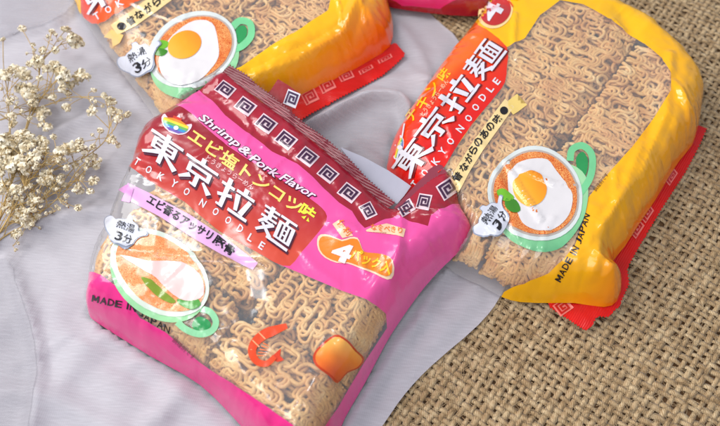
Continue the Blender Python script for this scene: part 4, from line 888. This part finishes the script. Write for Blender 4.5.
def spray(label, base, mains, n_side, n_bud, seed, zb=.5):
    """base px of stem foot; mains: list of px polylines with heights; heads listed per main"""
    g = random.Random(seed); o = P([base], zb)[0]; root = empty('dried_flower_sprig', (o[0], o[1], .3), label, 'dried flower', "sprigs of dried baby's breath")
    paths = []; rad = []; heads = []
    for ml in mains:
        pl = smooth_poly(ml['p'], 4, False); zz = np.linspace(zb, ml.get('z', 1.6), len(pl)); w = P(pl, zz); paths.append(w); rad.append(np.linspace(.042, .022, len(w)))
        heads.append((w[-1], ml.get('s', 1.0)))
        for (bp, s_) in ml.get('b', []):
            i = min(range(len(pl)), key=lambda q: abs(pl[q][0]-bp[0])+abs(pl[q][1]-bp[1])); i = max(1, i-3)
            e = P([bp], zz[i]+g.uniform(-.1, .7))[0]; m = (w[i]+e)/2+np.array([g.uniform(-.12, .12), g.uniform(-.12, .12), .1])
            paths.append(smooth_poly([w[i], m, e], 4, False)); rad.append(.022); heads.append((e, s_))
        for k in range(n_side):
            i = g.randrange(len(pl)//3, len(pl)); q0 = w[i]; a = g.uniform(0, 6.28); L = g.uniform(.4, 1.3)
            e = q0+np.array([L*math.cos(a), L*math.sin(a), g.uniform(-.2, .5)]); e[2] = max(e[2], .4)
            m = (q0+e)/2+np.array([g.uniform(-.15, .15), g.uniform(-.15, .15), .1]); paths.append(smooth_poly([q0, m, e], 3, False)); rad.append(.016)
            if g.random() < .55: heads.append((e, g.uniform(.35, .75)))
            else:
                for q in range(3):
                    e2 = e+np.array([g.uniform(-.3, .3), g.uniform(-.3, .3), g.uniform(0, .25)]); paths.append(np.array([e, (e+e2)/2+[0, 0, .03], e2])); rad.append(.012)
                    if g.random() < .6: heads.append((e2, g.uniform(.18, .34)))
    v, f = tubes(paths, rad, 5); mesh_obj('stem', v, f, mStem, root)
    bases = []
    loc = np.array(root.location)/CM
    heads = heads[:95]
    for (e, s_) in heads:
        b = bpy.data.objects.new('blossom', bl_src[g.randrange(5)]); C.objects.link(b); b.parent = root; b.location = (e-loc)*CM
        b.rotation_euler = (g.uniform(-.7, .7), g.uniform(-.7, .7), g.uniform(0, 6.28)); b.scale = (s_, s_, s_*g.uniform(.8, 1.1))
        for q in range(3): bases.append(np.array([e-np.array([0, 0, .08*s_])+np.array([g.uniform(-.07, .07), g.uniform(-.07, .07), -.05]), e+np.array([g.uniform(-.2, .2), g.uniform(-.2, .2), g.uniform(0, .18)])*s_]))
    bases = [np.array([b[0], (b[0]+b[1])/2, b[1]]) for b in bases]
    v, f = tubes(bases, [.025]*len(bases), 4); mesh_obj('sepals', v, f, mBrown, root)
spray("tall dried baby's breath sprig reaching up the cloth, its tip near the packet corner", (-5, 232), [
    {'p': [(-5, 232), (12, 180), (28, 120), (38, 85), (42, 62), (60, 45), (76, 42)], 's': 1.15, 'z': 2.0, 'b': [((52, 32), .5), ((66, 30), .75), ((38, 62), 1.0), ((22, 29), .6), ((33, 45), .4), ((56, 50), .6), ((72, 38), .8)]},
    {'p': [(12, 180), (10, 130), (8, 100), (5, 76)], 's': 1.1, 'z': 1.8, 'b': [((15, 70), .9), ((24, 74), 1.0), ((3, 40), .45)]},
    {'p': [(20, 150), (34, 110), (52, 85), (62, 75)], 's': 1.2, 'z': 1.9, 'b': [((48, 70), .9), ((56, 68), .8), ((66, 78), .8), ((80, 76), 1.0), ((85, 77), .8), ((30, 92), 1.2), ((20, 88), .9)]}], 16, 3, 1)
spray("dried baby's breath sprig arching right toward the pink packet's red corner", (-6, 238), [
    {'p': [(-6, 238), (20, 205), (50, 172), (80, 160), (100, 146), (108, 134), (112, 112)], 's': .75, 'z': 1.3, 'b': [((119, 120), .7), ((104, 96), .5), ((92, 112), .75), ((93, 147), .5), ((120, 112), .4)]},
    {'p': [(0, 120), (25, 112), (50, 104), (72, 97), (92, 99)], 's': .35, 'z': 1.5, 'b': [((44, 112), .9), ((48, 128), .7), ((41, 117), .7), ((105, 97), .45)]}], 12, 3, 2)
spray("low dense dried baby's breath sprig with many cream heads at the left edge", (-8, 246), [
    {'p': [(-8, 246), (10, 215), (30, 180), (50, 160), (62, 152)], 's': 1.0, 'z': 1.5, 'b': [((22, 137), 1.2), ((28, 148), 1.1), ((14, 148), 1.2), ((6, 142), 1.0), ((34, 158), 1.1), ((42, 142), .9), ((40, 153), .9), ((10, 160), 1.1), ((66, 148), .7), ((74, 148), .9), ((82, 150), .8), ((22, 162), 1.0)]},
    {'p': [(-8, 246), (5, 200), (15, 170), (5, 140)], 's': 1.1, 'z': 1.3, 'b': [((2, 150), 1.1), ((2, 170), 1.0), ((12, 165), 1.0), ((30, 140), .9)]}], 26, 3, 3, .7)
spray("straggly brown dried baby's breath sprig lowest on the left edge", (-8, 240), [
    {'p': [(-8, 240), (12, 222), (35, 205), (60, 190), (82, 178)], 's': .4, 'z': .9, 'b': [((27, 220), 1.0), ((18, 218), .8), ((30, 212), .7), ((12, 206), .8), ((33, 222), .6), ((60, 180), .5), ((50, 172), .5)]},
    {'p': [(-8, 246), (8, 234), (25, 225), (40, 213), (58, 198), (90, 165)], 's': .35, 'z': .9, 'b': [((76, 166), .5), ((88, 160), .4), ((5, 185), .9), ((15, 190), .8)]},
    {'p': [(-8, 240), (5, 210), (30, 180), (45, 175)], 's': .7, 'z': 1.0, 'b': [((25, 175), .8), ((35, 185), .7), ((12, 178), .9)]}], 30, 3, 4, .55)

# ================================================================ LIGHT
sc = bpy.context.scene
w = bpy.data.worlds.new('World'); sc.world = w; w.use_nodes = True; bg = w.node_tree.nodes['Background']; bg.inputs['Color'].default_value = (.80, .86, 1, 1); bg.inputs['Strength'].default_value = .42
def area(name, loc, target, size, power, col, sy=None):
    l = bpy.data.lights.new(name, 'AREA'); l.energy = power; l.color = col; l.size = size*CM
    if sy: l.shape = 'RECTANGLE'; l.size_y = sy*CM
    o = bpy.data.objects.new(name, l); C.objects.link(o); o.location = np.array(loc)*CM
    d = Vector(np.array(target, float)-np.array(loc, float)); o.rotation_euler = d.to_track_quat('-Z', 'Y').to_euler()
area('window_light', (-75, 25, 75), (0, 0, 0), 85, 11.3, (1, .97, .94), 85)
area('window_pane_light', (-31, 33, 74), (-7, -5, 3), 19, .62, (1, 1, 1), 11)
area('crease_glint_light', (5, -8, 88), (3, 0, 0), 13, .7, (1, .98, .95))  # added lamp, puts thin highlights on the film creases
area('room_light', (-25, -70, 90), (0, -2, 0), 70, 4.8, (.93, .96, 1))
sc.view_settings.view_transform = 'Standard'; sc.view_settings.look = 'None'; sc.view_settings.exposure = 0; sc.view_settings.gamma = 1
sc.render.engine = 'CYCLES'; sc.cycles.transparent_max_bounces = 24; sc.cycles.max_bounces = 8; sc.cycles.use_denoising = True
